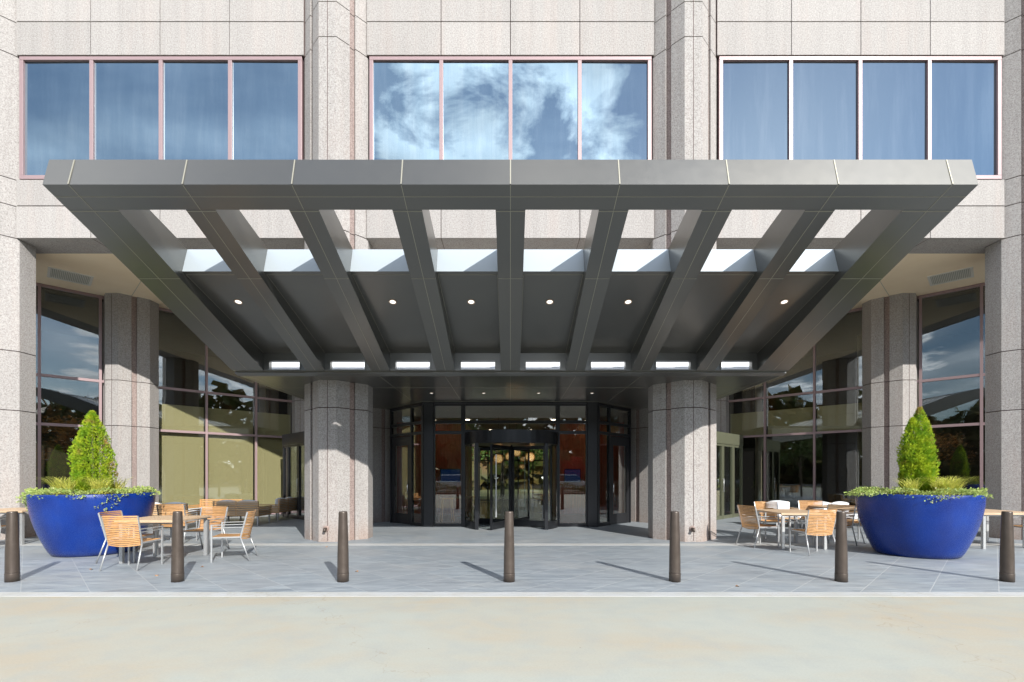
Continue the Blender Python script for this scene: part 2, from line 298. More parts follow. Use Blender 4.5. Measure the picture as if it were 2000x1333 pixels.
# ------------------------------------------------------------------ mesh builder
class MB:
    def __init__(s, T=None): s.v = []; s.f = []; s.mi = []; s.sm = []; s.T = T or (lambda p: p); s.m = 0; s.smooth = False; s.tone = 0.0; s.tn = []
    def add(s, vs, fs):
        b = len(s.v); s.v += [s.T(tuple(p)) for p in vs]
        for f in fs: s.f.append([b + i for i in f]); s.mi.append(s.m); s.sm.append(s.smooth); s.tn.append(s.tone)
    def box(s, x0, x1, y0, y1, z0, z1):
        s.add([(x0, y0, z0), (x1, y0, z0), (x1, y1, z0), (x0, y1, z0), (x0, y0, z1), (x1, y0, z1), (x1, y1, z1), (x0, y1, z1)],
              [(0, 3, 2, 1), (4, 5, 6, 7), (0, 1, 5, 4), (1, 2, 6, 5), (2, 3, 7, 6), (3, 0, 4, 7)])
    def prism(s, poly, z0, z1):
        n = len(poly)
        s.add([(x, y, z0) for x, y in poly] + [(x, y, z1) for x, y in poly],
              [list(range(n))[::-1], list(range(n, 2 * n))] + [(i, (i + 1) % n, n + (i + 1) % n, n + i) for i in range(n)])
    def xprism(s, poly, x0, x1):
        n = len(poly)
        s.add([(x0, y, z) for y, z in poly] + [(x1, y, z) for y, z in poly],
              [list(range(n))[::-1], list(range(n, 2 * n))] + [(i, (i + 1) % n, n + (i + 1) % n, n + i) for i in range(n)])
    def bar(s, a, b, w, h=None, up=(0, 0, 1)):
        h = h or w; a = Vector(a); b = Vector(b); d = (b - a).normalized(); u = Vector(up)
        if abs(d.dot(u)) > 0.98: u = Vector((0, 1, 0))
        sd = d.cross(u).normalized() * w / 2; u2 = sd.cross(d).normalized() * h / 2
        vs = [p + q for p in (a, b) for q in (-sd - u2, sd - u2, sd + u2, -sd + u2)]
        s.add(vs, [(0, 3, 2, 1), (4, 5, 6, 7), (0, 1, 5, 4), (1, 2, 6, 5), (2, 3, 7, 6), (3, 0, 4, 7)])
    def tube(s, pts, r, n=8):
        pts = [Vector(p) for p in pts]; vs = []; fs = []
        for i, p in enumerate(pts):
            d = (pts[min(i + 1, len(pts) - 1)] - pts[max(i - 1, 0)]).normalized()
            u = Vector((0, 0, 1)) if abs(d.z) < 0.9 else Vector((0, 1, 0))
            a = d.cross(u).normalized(); b = a.cross(d)
            rr = r[i] if isinstance(r, (list, tuple)) else r
            vs += [p + (a * math.cos(2 * math.pi * k / n) + b * math.sin(2 * math.pi * k / n)) * rr for k in range(n)]
        for i in range(len(pts) - 1):
            for k in range(n):
                k2 = (k + 1) % n; fs.append((i * n + k, i * n + k2, (i + 1) * n + k2, (i + 1) * n + k))
        fs.append(list(range(n))[::-1]); fs.append([(len(pts) - 1) * n + k for k in range(n)])
        s.add(vs, fs)
    def lathe(s, prof, c=(0, 0), n=32, close=False):
        vs = [(c[0] + r * math.cos(2 * math.pi * k / n), c[1] + r * math.sin(2 * math.pi * k / n), z) for r, z in prof for k in range(n)]
        fs = [(i * n + k, i * n + (k + 1) % n, (i + 1) * n + (k + 1) % n, (i + 1) * n + k) for i in range(len(prof) - 1) for k in range(n)]
        fs.append(list(range(n))[::-1]); fs.append([(len(prof) - 1) * n + k for k in range(n)])
        s.add(vs, fs)
    def build(s, name, mats, parent=None, bevel=0, recalc=True):
        me = bpy.data.meshes.new(name); me.from_pydata(s.v, [], s.f)
        for m in (mats if isinstance(mats, (list, tuple)) else [mats]): me.materials.append(m)
        me.polygons.foreach_set('material_index', s.mi); me.polygons.foreach_set('use_smooth', s.sm); me.update()
        if any(s.tn) and len(s.tn) == len(s.f): me.attributes.new('tone', 'FLOAT', 'FACE').data.foreach_set('value', s.tn)
        if recalc:
            bm = bmesh.new(); bm.from_mesh(me); bmesh.ops.recalc_face_normals(bm, faces=bm.faces); bm.to_mesh(me); bm.free()
        o = bpy.data.objects.new(name, me); COL.objects.link(o)
        if parent: o.parent = parent
        if bevel:
            b = o.modifiers.new('bevel', 'BEVEL'); b.width = bevel; b.segments = 2; b.limit_method = 'ANGLE'; b.angle_limit = R(40)
        return o
def empty(name, loc, rz=0, label=None, cat=None, group=None):
    o = bpy.data.objects.new(name, None); COL.objects.link(o); o.location = loc; o.rotation_euler = (0, 0, rz); o.empty_display_size = 0.2
    return tag(o, label, cat, group)
def tag(o, label=None, cat=None, group=None, kind=None):
    for k, v in (('label', label), ('category', cat), ('group', group), ('kind', kind)):
        if v: o[k] = v
        elif k in o.keys() and k != 'kind': pass
    return o
def copy_tree(o, parent=None):
    kids = [k for k in KIDS.get(o.name, [])]
    c = o.copy(); COL.objects.link(c); c.parent = parent; nk = []
    for k in kids: nk.append(copy_tree(k, c))
    KIDS[c.name] = nk
    return c
KIDS = {}
def reg(root):
    """remember the children of a finished thing so it can be copied"""
    def rec(o):
        ks = [x for x in COL.objects if x.parent == o]; KIDS[o.name] = ks
        for k in ks: rec(k)
    rec(root); return root

# ================================================================== GROUND
g = MB(); g.box(-300, 300, -300, 300, -1.0, -0.05); tag(g.build('ground', M['lawn']), kind='structure')
g = MB(); g.box(-60, 60, -10.5, 6.02, -0.3, 0.0); tag(g.build('driveway', M['drive']), kind='structure')
g = MB(); g.box(-60, 60, 6.02, 6.24, -0.3, 0.004); tag(g.build('kerb_band', M['kerb'], bevel=0.004), kind='structure')
g = MB(); g.box(-60, 60, 6.24, 10.42, -0.3, 0.0); g.box(-60, 60, 10.74, 30, -0.3, 0.0); tag(g.build('paving', M['pavers']), kind='structure')
g = MB(); g.box(-60, 60, 10.42, 10.74, -0.3, 0.002); tag(g.build('paving_band', M['kerb']), kind='structure')
g = MB(); g.box(-300, 300, -40, -16, -0.3, -0.03); tag(g.build('road', M['asphalt']), kind='structure')

# ================================================================== BUILDING
BLD = empty('office_building', (0, 11.5, 0), 0, 'pink and grey granite office building with dark metal entrance canopy and blue ribbon windows', 'building')
def P(mb, name, mats, parent=BLD, bevel=0, label=None):
    """build in world coordinates, then parent keeping the place"""
    o = mb.build(name, mats, None, bevel)
    o.parent = parent
    off = Vector((0, 0, 0)); q = parent
    while q: off += q.location; q = q.parent
    o.location = -off
    if label: o['label'] = label
    return o
YW = 11.5
JOINTS = [3.06, 4.47, 7.16, 7.92, 8.55, 11.5, 12.3, 13.6]
def pier_poly(cx, cy, h=0.76, f=0.2, inset=0.0):
    h -= inset; pts = []
    g = 0.07; dp = 0.05
    # one octant set: front face, 45 degree face with a reeded groove in the middle
    mid = ((f + h) / 2)
    quad = [(f, -h), (mid - g * .7, -mid - g * .7), (mid - g * .7 - dp * .7, -mid - g * .7 + dp * .7),
            (mid + g * .7 - dp * .7, -mid + g * .7 + dp * .7), (mid + g * .7, -mid + g * .7), (h, -f)]
    for k in range(4):
        a = k * math.pi / 2; c, s = math.cos(a), math.sin(a)
        pts += [(cx + x * c - y * s, cy + x * s + y * c) for x, y in quad]
    return pts
def column(cx, cy, top, label=None, spout=False):
    mb = MB(); zs = [0.0] + [z for z in JOINTS if z < top] + [top]; gp = 0.010
    for z0, z1 in zip(zs, zs[1:]):
        mb.m = 0; mb.tone = random.uniform(-1, 1); poly = pier_poly(cx, cy)
        a, b = z0 + (gp if z0 > 0 else 0), z1 - (gp if z1 < top else 0)
        mb.prism(poly, a, b)
        n = len(poly)                       # the reed in each groove is rougher, pinker stone
        for i in range(len(mb.f) - n, len(mb.f)):
            if (i - (len(mb.f) - n)) % 6 == 2: mb.mi[i] = 1
    mb.m = 2; mb.prism(pier_poly(cx, cy, inset=0.03), 0.0, top - 0.01)
    for dx in (0.0,):
        mb.m = 2; mb.box(cx + dx - 0.006, cx + dx + 0.006, cy - 0.763, cy - 0.70, 0.02, top - 0.02)
    o = P(mb, 'column', [M['granite'], M['granite_rough'], M['joint']], label=label)
    if spout:
        s = MB(); s.smooth = True
        s.tube([(0, 0.02, 0), (0, -0.012, 0)], 0.07, 16); s.m = 1
        s.tube([(0, -0.01, 0), (0, -0.075, -0.004), (0, -0.12, -0.05)], [0.034, 0.034, 0.03], 12)
        d = s.build('drain_spout', [M['granite_rough'], M['bronze']], o)
        d.location = (cx - 0.28 + 0.25, cy - 0.762, 0.30)
    return o
PX = [-12.5, -4.165, 4.165, 12.5]
for i, x in enumerate(PX): column(x, YW + 0.27, 14.4, spout=abs(x) < 5, label=None)
for x in (-20.8, 20.8): column(x, YW + 0.27, 14.4)
for sgn in (-1, 1):
    column(sgn * 12.33, 15.72, 7.16); column(sgn * 8.3, 19.85, 7.16); column(sgn * 4.62, 16.25, 3.68)
    column(sgn * 16.4, 11.6 + 0.6, 7.155) if False else None

# ribbon walls and upper windows
for bi, cx in enumerate((-16.65, -8.33, 0.0, 8.33, 16.65)):
    x0, x1 = cx - 3.42, cx + 3.42
    mull = [cx - 3.30 + 1.65 * k for k in range(5)]
    mb = MB()
    for z0, z1 in ((7.16, 7.92), (7.92, 8.55), (11.5, 12.3), (12.3, 13.6), (13.6, 14.4)):
        xs = [x0] + mull[1:4] + [x1]
        for a, b in zip(xs, xs[1:]):
            mb.tone = random.uniform(-1, 1); mb.m = 0; mb.box(a + 0.009, b - 0.009, YW, YW + 0.10, z0 + (0.012 if z0 > 7.2 else 0), z1 - 0.012)
    mb.m = 1; mb.box(x0, x1, YW + 0.03, YW + 0.5, 7.18, 8.54); mb.box(x0, x1, YW + 0.03, YW + 0.5, 11.51, 14.4)
    mb.m = 2; mb.box(x0 - 0.35, x1 + 0.35, YW + 0.10, YW + 0.82, 7.163, 7.30)
    mb.m = 1
    for xx in (mull[1], mull[3]): mb.box(xx - 0.006, xx + 0.006, YW + 0.02, YW + 0.82, 7.160, 7.18)
    P(mb, 'spandrel_wall', [M['granite'], M['joint'], M['granite']])
    # window: frame with four panes
    fr = MB(); w = 0.06
    fr.box(mull[0] - w, mull[4] + w, YW + 0.01, YW + 0.13, 11.40, 11.485)
    fr.box(mull[0] - w, mull[4] + w, YW + 0.01, YW + 0.13, 8.565, 8.66)
    for k, x in enumerate(mull):
        hw = 0.045
        a, b = (x - w, x + 0.03) if k == 0 else ((x - 0.03, x + w) if k == 4 else (x - hw, x + hw))
        fr.box(a, b, YW + 0.012, YW + 0.12, 8.66, 11.40)
    wf = P(fr, 'ribbon_window', M['mauve'], bevel=0.006)
    for k in range(4):
        pm = MB(); a = mull[k] + 0.03; b = mull[k + 1] - 0.03
        jt = random.uniform(-0.004, 0.004); jz = random.uniform(-0.004, 0.004)
        pm.add([(a, YW + 0.062 + jt, 8.64), (b, YW + 0.062 - jt, 8.66), (b, YW + 0.062 - jt + jz, 11.41), (a, YW + 0.062 + jt + jz, 11.41),
                (a, YW + 0.10, 8.66), (b, YW + 0.10, 8.66), (b, YW + 0.10, 11.41), (a, YW + 0.10, 11.41)],
               [(0, 1, 2, 3), (7, 6, 5, 4), (0, 4, 5, 1), (1, 5, 6, 2), (2, 6, 7, 3), (3, 7, 4, 0)])
        P(pm, 'pane', M['glass_blue'], wf)
    if abs(cx) > 10: continue
mb = MB(); mb.box(-21, 21, YW + 0.6, YW + 3.5, 13.9, 14.4); P(mb, 'roof_slab', M['joint'])
mb = MB(); mb.box(-21, 21, YW + 0.5, YW + 0.6, 7.4, 14.4); P(mb, 'core_wall', M['dark_room'])
# cream ceiling over the recess
mb = MB(); mb.box(-21, 21, YW + 0.821, 24.5, 7.16, 7.3); mb.m = 1
for s in (-1, 1):
    mb.bar((s * 9.0, YW + 0.85, 7.158), (s * 12.0, 15.3, 7.158), 0.012, 0.008)
P(mb, 'ceiling', [M['cream'], M['vent_dark']])
# air vents
for s in (-1, 1):
    c = Vector((s * 12.48, 13.72, 7.155)); rt = MB()
    u = Vector((s * 0.7071, 0.7071, 0)); v = Vector((-s * 0.7071, 0.7071, 0))
    for q in (-0.44, 0.44):
        rt.bar(c + u * q - v * 0.47, c + u * q + v * 0.47, 0.06, 0.03); rt.bar(c + v * q - u * 0.41, c + v * q + u * 0.41, 0.06, 0.03)
    for k in range(22):
        q = -0.39 + k * 0.0371; rt.bar(c + v * q - u * 0.41, c + v * q + u * 0.41, 0.014, 0.012)
    rt.m = 1; rt.bar(c - u * 0.42 + Vector((0, 0, 0.001)), c + u * 0.42 + Vector((0, 0, 0.001)), 0.84, 0.004)
    P(rt, 'air_vent', [M['louvre'], M['vent_dark']])

# ------------------------------------------------------------------ 45 degree window walls of the two wings
def wing(sgn):
    O = Vector((-13.96, 14.08)); U = Vector((0.7071, 0.7071)); Nn = Vector((0.7071, -0.7071))
    def T(p):
        q = O + U * p[0] + Nn * p[1]; return (q.x if sgn < 0 else -q.x, q.y, p[2])
    st = [-5.9, -4.4, -2.9, -1.42, 0.18, 1.55, 2.78, 4.44, 6.07, 7.55]
    rows = [(0.0, 3.03), (3.03, 4.47), (4.47, 7.16)]
    fr = MB(T); w = 0.035
    for s in st: fr.box(s - w, s + w, -0.06, 0.05, 0.02, 7.15)
    for z in (0.06, 3.03, 4.47, 7.11):
        for a, b in zip(st, st[1:]):
            fr.box(a + w, b - w, -0.055, 0.042, z - 0.04, z + 0.04)
    wl = P(fr, 'window_wall', M['mauve'])
    for ci, (a, b) in enumerate(zip(st, st[1:])):
        if a == 1.55: continue
        for ri, (z0, z1) in enumerate(rows):
            pm = MB(T); pm.box(a + w, b - w, -0.012, 0.0, z0 + 0.04, z1 - 0.04)
            j = [random.uniform(-0.0015, 0.0015) for _ in range(3)]
            pm2 = [(x + j[0] * (k % 3), y + j[1] * (k % 2), z) for k, (x, y, z) in enumerate(pm.v)]; pm.v = pm2
            P(pm, 'pane', M['glass_dark'], wl)
            if a >= 2.7 or False:
                if (sgn < 0 and ri == 0) or (sgn < 0 and ri == 1) or (sgn > 0 and ri == 1):
                    lo, hi = z0 + 0.02, z1 - 0.03
                    if ri == 1 and sgn < 0: hi = 3.95
                    if ri == 1 and sgn > 0: hi = 3.98
                    bm_ = MB(T); bm_.box(a + 0.05, b - 0.05, -0.16, -0.155, lo, hi)
                    P(bm_, 'roller_blind', M['blind'], wl)
    # rooms behind
    rm = MB(T)
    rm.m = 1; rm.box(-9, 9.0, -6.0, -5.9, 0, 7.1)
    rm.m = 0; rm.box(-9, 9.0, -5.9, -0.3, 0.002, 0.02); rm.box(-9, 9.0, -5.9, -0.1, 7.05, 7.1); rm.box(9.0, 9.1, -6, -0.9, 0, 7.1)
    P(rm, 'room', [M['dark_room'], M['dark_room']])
    # curtain bundles hanging behind the glass
    for s0, wd in ((2.95, 0.30), (6.3, 0.22)):
        cm = MB(T); pts = []; n = 14
        for k in range(n + 1):
            x = s0 + wd * k / n; y = -0.30 + 0.05 * (1 if k % 2 else -1); pts.append((x, y))
        poly = pts + [(x, y - 0.012) for x, y in reversed(pts)]
        cm.prism(poly, 0.05, 6.3)
        if sgn > 0 or s0 > 4: P(cm, 'curtain', M['curtain'], wl)
wing(-1); wing(1)

# ------------------------------------------------------------------ projecting side entrances (diagonal)
def side_entrance(sgn):
    O = Vector((6.75, 16.25)); LL = 2.75 if sgn > 0 else 2.3; U = Vector((0.7071, 0.7071)); Nn = Vector((0.7071, -0.7071))
    def T(p):
        q = O + U * p[0] + Nn * p[1]; return (q.x * sgn, q.y, p[2])
    fr = MB(T); L_ = LL
    fr.box(-0.05, L_, -1.9, 0.06, 2.62, 3.02)
    for s in (0, 0.8, 0.9, 1.75, 1.85, L_ - 0.08): fr.box(s, s + 0.075, -0.05, 0.045, 0.0, 2.62)
    fr.box(0, 0.08, -1.9, -1.8, 0, 2.62); fr.box(0, 0.08, -0.98, -0.9, 0, 2.62)
    for a, b in ((0.075, 0.8), (0.975, 1.75), (1.925, L_ - 0.08)): fr.box(a, b, -0.04, 0.035, 0.0, 0.12); fr.box(a, b, -0.04, 0.035, 2.54, 2.62)
    o = P(fr, 'side_entrance', M['olive_frame' if sgn > 0 else 'black_frame'], bevel=0.004)  # same frame: left coloured black for its shaded face, right its sunlit olive
    for a, b in ((0.075, 0.8), (0.975, 1.75), (1.925, L_ - 0.08)):
        pm = MB(T); pm.box(a, b, -0.01, 0.0, 0.12, 2.54); P(pm, 'pane', M['glass_dark'], o)
    hd = MB(T); hd.smooth = True; hd.tube([(0.83, 0.03, 0.95), (0.83, 0.09, 0.95), (0.83, 0.09, 1.4), (0.83, 0.03, 1.4)], 0.012); P(hd, 'handle', M['steel'], o)
side_entrance(1); side_entrance(-1)
# glass screens between lobby and wing (dark wall behind the side entrances)
for s in (-1, 1):
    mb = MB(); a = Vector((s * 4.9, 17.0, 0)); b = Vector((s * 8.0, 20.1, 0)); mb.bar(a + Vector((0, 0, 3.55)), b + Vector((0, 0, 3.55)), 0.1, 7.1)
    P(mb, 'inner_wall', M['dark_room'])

# ------------------------------------------------------------------ CANOPY
K = 0.346
def zu(y): return 3.68 + K * (10.56 - y)      # underside of the beams
def zt(y): return 5.58 - 0.22 * (y - 6.24)    # top
def downlight_mesh(mb, k):
    def ring(prof, n=24):
        vs = [(r_ * k * math.cos(2 * math.pi * q / n), r_ * k * math.sin(2 * math.pi * q / n), z * k) for r_, z in prof for q in range(n)]
        mb.add(vs, [(i * n + q, i * n + (q + 1) % n, (i + 1) * n + (q + 1) % n, (i + 1) * n + q) for i in range(len(prof) - 1) for q in range(n)])
    ring([(0.088, 0.01), (0.089, -0.012), (0.083, -0.014), (0.066, -0.004)])
    mb.m = 1; ring([(0.0655, -0.005), (0.001, -0.0045)])
can = MB()
can.xprism([(6.15, 5.205), (6.24, 5.58), (6.62, zt(6.62)), (6.51, zu(6.51))], -5.95, 5.95)
can.m = 1
XB = [-5.62] + [1.39 * k for k in range(-3, 4)] + [5.62]
def seam_x(mb, x, y0, z0, y1, z1, w=0.008):   # thin raised joint strip running front to back, lying on a sloped face
    mb.bar((x, y0, z0), (x, y1, z1), w, 0.006)
d = 0.004
for x in XB:
    seam_x(can, x, 6.15 - d, 5.21, 6.24 - d, 5.575, 0.014); seam_x(can, x, 6.16, zu(6.16) - 0.001, 6.505, zu(6.505) - 0.001)
for y in (6.32,): can.bar((-5.94, y, zu(y)), (5.94, y, zu(y)), 0.008, 0.006)
CAN = P(can, 'canopy', [M['metal'], M['seam']], label='dark grey metal canopy of sloping beams over the entrance')
for i, x in enumerate(XB):
    mb = MB(); hw = 0.2
    x0, x1 = (x - hw, x + hw)
    if i == 0: x0, x1 = -5.95, -5.28
    if i == 8: x0, x1 = 5.28, 5.95
    mb.xprism([(6.512, zu(6.512)), (10.34, zu(10.34)), (10.34, 4.29), (7.91, zt(7.91)), (6.622, zt(6.622))], x0, x1)
    mb.m = 1; seam_x(mb, x, 6.52, zu(6.52), 10.33, zu(10.33))
    mb.bar((x0 + .004, 6.535, zu(6.535)), (x1 - .004, 6.535, zu(6.535)), 0.010, 0.006)
    mb.bar((x0 + .004, 7.74, zu(7.74)), (x1 - .004, 7.74, zu(7.74)), 0.008, 0.006)
    P(mb, 'beam', [M['metal'], M['seam']], CAN, bevel=0.0)
edges = []
for i in range(8):
    a = -5.28 if i == 0 else XB[i] + 0.2; b = 5.28 if i == 7 else XB[i + 1] - 0.2; edges.append((a, b))
def zs(y): return 4.79 - 0.259 * (y - 7.78)
for i, (a, b) in enumerate(edges):
    mb = MB()
    mb.xprism([(7.78, 4.79), (7.905, zt(7.905) - 0.012), (10.34, 4.27), (10.34, zs(10.34))], a + 0.001, b - 0.001); mb.mi[2] = 2; mb.mi[3] = 3
    mb.m = 1; mb.bar((a + .01, 7.86, zs(7.86)), (b - .01, 7.86, zs(7.86)), 0.008, 0.006)
    for xx in (a + 0.012, b - 0.012): mb.bar((xx, 7.86, zs(7.86)), (xx, 10.33, zs(10.33)), 0.006, 0.006)
    P(mb, 'soffit_panel', [M['metal'], M['seam'], M['pale_metal'], M['bounce_top']], CAN)
    # slot window wall at the inner end of the bay
    mb = MB(); y0, y1 = 10.342, 10.44
    sa, sb, z0, z1 = a + 0.13, b - 0.13, 3.775, 3.955
    mb.box(a, b, y0, y1, z1, 4.26); mb.box(a, b, y0, y1, zu(10.34), z0); mb.box(a, sa, y0, y1, z0, z1); mb.box(sb, b, y0, y1, z0, z1)
    for q in ((sa - .02, sb + .02, y0 - .02, y0 - .002, z1, z1 + .02), (sa - .02, sb + .02, y0 - .02, y0 - .002, z0 - .02, z0), (sa - .02, sa, y0 - .02, y0 - .002, z0, z1), (sb, sb + .02, y0 - .02, y0 - .002, z0, z1)): mb.box(*q)
    sl = P(mb, 'slot_window', M['metal'], CAN)
    if i in (0, 2, 3, 4, 5, 7):
        y = 8.57; x = (-4.82 if i == 0 else 4.85 if i == 7 else (XB[i] + XB[i + 1]) / 2); z = zs(y)
        mb = MB(); mb.smooth = True
        downlight_mesh(mb, 0.8)
        o = mb.build('downlight', [M['bronze_trim'], M['lamp_glow']], CAN); off = BLD.location + CAN.location
        o.location = Vector((x, y, z)) - off; o.rotation_euler = (math.atan(-0.259), 0, 0)
# rear cross beam and flat lobby soffit
mb = MB(); mb.xprism([(10.442, zu(10.442)), (10.56, 3.68), (10.56, 3.772), (10.442, 3.772)], -5.95, 5.95)
mb.box(-5.95, -5.28, 10.342, 10.44, zu(10.34), 4.28); mb.box(5.28, 5.95, 10.342, 10.44, zu(10.34), 4.28)
for i in range(1, 8): mb.box(XB[i] - 0.2, XB[i] + 0.2, 10.341, 10.44, zu(10.34), 4.28)
P(mb, 'cross_beam', M['metal'], CAN)
mb = MB()
mb.prism([(-5.9, 10.562), (5.9, 10.562), (5.9, 16.3), (-5.9, 16.3)], 3.68, 3.785); mb.mi[1] = 2
mb.m = 1
for k in range(-4, 5):
    mb.bar((1.43 * k, 10.57, 3.68), (1.43 * k, 14.2, 3.68), 0.008, 0.006)
mb.bar((-5.89, 11.95, 3.68), (5.89, 11.95, 3.68), 0.008, 0.006)
for s in (-1, 1): mb.bar((s * 5.895, 10.57, 3.678), (s * 5.895, 16.2, 3.678), 0.012, 0.008)
mb.bar((-2.62, 14.2, 3.68), (2.62, 14.2, 3.68), 0.02, 0.008)
for s in (-1, 1): mb.bar((s * 2.62, 14.2, 3.68), (s * 4.1, 15.65, 3.68), 0.02, 0.008)
P(mb, 'lobby_soffit', [M['metal'], M['seam'], M['bounce_top']], CAN)
for x in (-4.9, -2.07, -0.70, 0.74, 2.14, 4.95):
    mb = MB(); mb.smooth = True
    downlight_mesh(mb, 0.6)
    o = mb.build('downlight', [M['bronze_trim'], M['lamp_glow']], CAN); o.location = Vector((x, 12.7, 3.675)) - BLD.location - CAN.location
# pale upstand behind the slots, catching sun over the back of the canopy
mb = MB(); mb.box(-5.7, 5.7, 10.92, 10.97, 3.787, 4.35)
P(mb, 'roof_upstand', mat('white_painted_upstand', (0.78, 0.81, 0.84), 0.5), CAN)

# ------------------------------------------------------------------ ENTRANCE SCREEN
YE = 14.3
def frame_rect(mb, x0, x1, z0, z1, w, y0, y1):
    mb.box(x0, x0 + w, y0, y1, z0, z1); mb.box(x1 - w, x1, y0, y1, z0, z1)
    mb.box(x0 + w, x1 - w, y0 + .002, y1 - .002, z0, z0 + w); mb.box(x0 + w, x1 - w, y0 + .002, y1 - .002, z1 - w, z1)
es = MB()
for s in (-1, 1):
    es.box(*sorted((s * 2.56, s * 2.27)), YE - 0.06, YE + 0.3, 0, 3.66)
    es.box(*sorted((s * 1.42, s * 1.34)), YE, YE + 0.12, 0, 3.66)
    for z in (0.05, 2.79, 3.10, 3.62): es.box(*sorted((s * 2.27, s * 1.42)), YE + .01, YE + 0.11, z - 0.045, z + 0.045)
    es.box(*sorted((s * 2.27, s * 2.23)), YE + .005, YE + 0.11, 0, 3.66); es.box(*sorted((s * 1.46, s * 1.42)), YE + .005, YE + 0.11, 0, 3.66)
for z in (2.82, 3.10, 3.62): es.box(-1.34, 1.34, YE + .01, YE + 0.11, z - 0.045, z + 0.045)
es.box(-2.6, 2.6, YE - 0.05, YE + 0.12, 3.63, 3.68)
ESO = P(es, 'entrance_screen', M['black_frame'], bevel=0.005)
def pane(x0, x1, z0, z1, y=YE + 0.06, m='glass_clear', par=None):
    pm = MB(); pm.box(x0, x1, y, y + 0.01, z0, z1); P(pm, 'pane', M[m], par or ESO)
for s in (-1, 1):
    a, b = sorted((s * 2.23, s * 1.46)); pane(a, b, 0.095, 2.745); pane(a, b, 2.835, 3.055); pane(a, b, 3.145, 3.575)
pane(-1.34, 1.34, 2.865, 3.055); pane(-1.34, 1.34, 3.145, 3.575)
for s in (-1, 1):     # angled bays with a hinged door
    def T(p, s=s):
        return (s * (2.56 + 0.7071 * p[0] + 0.7071 * p[1] * -1 * -1), YE + 0.7071 * p[0] - 0.7071 * p[1], p[2])
    fr = MB(T); L_ = 1.86
    fr.box(0.0, 0.10, -0.2, 0.03, 0, 3.66); fr.box(0.62, 0.69, -0.08, 0.02, 0, 3.66); fr.box(L_ - 0.06, L_, -0.08, 0.02, 0, 3.66)
    for a, b in ((0.10, 0.62), (0.69, L_ - 0.06)):
        for z in (2.79, 3.10, 3.62): fr.box(a, b, -0.07, 0.012, z - 0.045, z + 0.045)
    fr.box(0.10, 0.62, -0.07, 0.012, 0, 0.1)
    bay = P(fr, 'angled_bay', M['black_frame'], bevel=0.004)
    for a, b, z0, z1 in ((0.1, 0.62, 0.1, 2.745), (0.1, 0.62, 2.835, 3.055), (0.1, 0.62, 3.145, 3.575), (0.69, L_ - .06, 2.835, 3.055), (0.69, L_ - .06, 3.145, 3.575)):
        pm = MB(T); pm.box(a, b, -0.03, -0.02, z0, z1); P(pm, 'pane', M['glass_clear'], bay)
    dr = MB(T); a, b = 0.70, L_ - 0.07
    dr.box(a, a + 0.17, -0.05, 0.0, 0.012, 2.73); dr.box(b - 0.17, b, -0.05, 0.0, 0.012, 2.73); dr.box(a + .17, b - .17, -0.048, -0.002, 0.012, 0.33); dr.box(a + .17, b - .17, -0.048, -0.002, 2.45, 2.73)
    door = P(dr, 'entrance_door', M['black_frame'], bevel=0.004)
    pm = MB(T); pm.box(a + 0.17, b - 0.17, -0.03, -0.02, 0.33, 2.45); P(pm, 'pane', M['glass_clear'], door)
    hd = MB(T); hd.smooth = True; hd.tube([(a + 0.09, -0.01, 0.98), (a + 0.09, 0.06, 1.0), (a + 0.09, 0.06, 1.26), (a + 0.09, -0.01, 1.28)], 0.014, 10); P(hd, 'handle', M['chrome'], door)

# revolving door
cx, cy, RR = 0.03, 14.48, 1.37
rd = MB(); rd.smooth = False
def arc(mb, r0, r1, a0, a1, z0, z1, n=20):
    poly = [(cx + r1 * math.cos(a0 + (a1 - a0) * k / n), cy + r1 * math.sin(a0 + (a1 - a0) * k / n)) for k in range(n + 1)]
    poly += [(cx + r0 * math.cos(a1 - (a1 - a0) * k / n), cy + r0 * math.sin(a1 - (a1 - a0) * k / n)) for k in range(n + 1)]
    n2 = len(poly); b = len(mb.v); mb.v += [(x, y, z0) for x, y in poly] + [(x, y, z1) for x, y in poly]
    h = n
    for i in range(n):
        j = n2 - 1 - i
        for q in ((i, i + 1, j - 1, j), (n2 + i, n2 + j, n2 + j - 1, n2 + i + 1), (i, n2 + i, n2 + i + 1, i + 1), (j, j - 1, n2 + j - 1, n2 + j)):
            mb.f.append([b + t_ for t_ in q]); mb.mi.append(mb.m); mb.sm.append(False)
    for i, j in ((0, n2 - 1), (n, n + 1)):
        mb.f.append([b + i, b + j, b + n2 + j, b + n2 + i]); mb.mi.append(mb.m); mb.sm.append(False)
arc(rd, RR - 0.10, RR + 0.03, 0, 2 * math.pi - 0.001, 2.41, 2.76, 64)
arc(rd, 0.02, RR - 0.12, 0, 2 * math.pi - 0.001, 2.44, 2.50, 48)
RD = P(rd, 'revolving_door', M['black_frame'], label='curved black revolving door with four glass wings')
for a in (225, 315):        # jamb posts at the mouth
    mb = MB(); c, s = math.cos(R(a)), math.sin(R(a)); mb.bar((cx + c * RR, cy + s * RR, 0), (cx + c * RR, cy + s * RR, 2.41), 0.10, 0.09); P(mb, 'post', M['black_frame'], RD, 0.006)
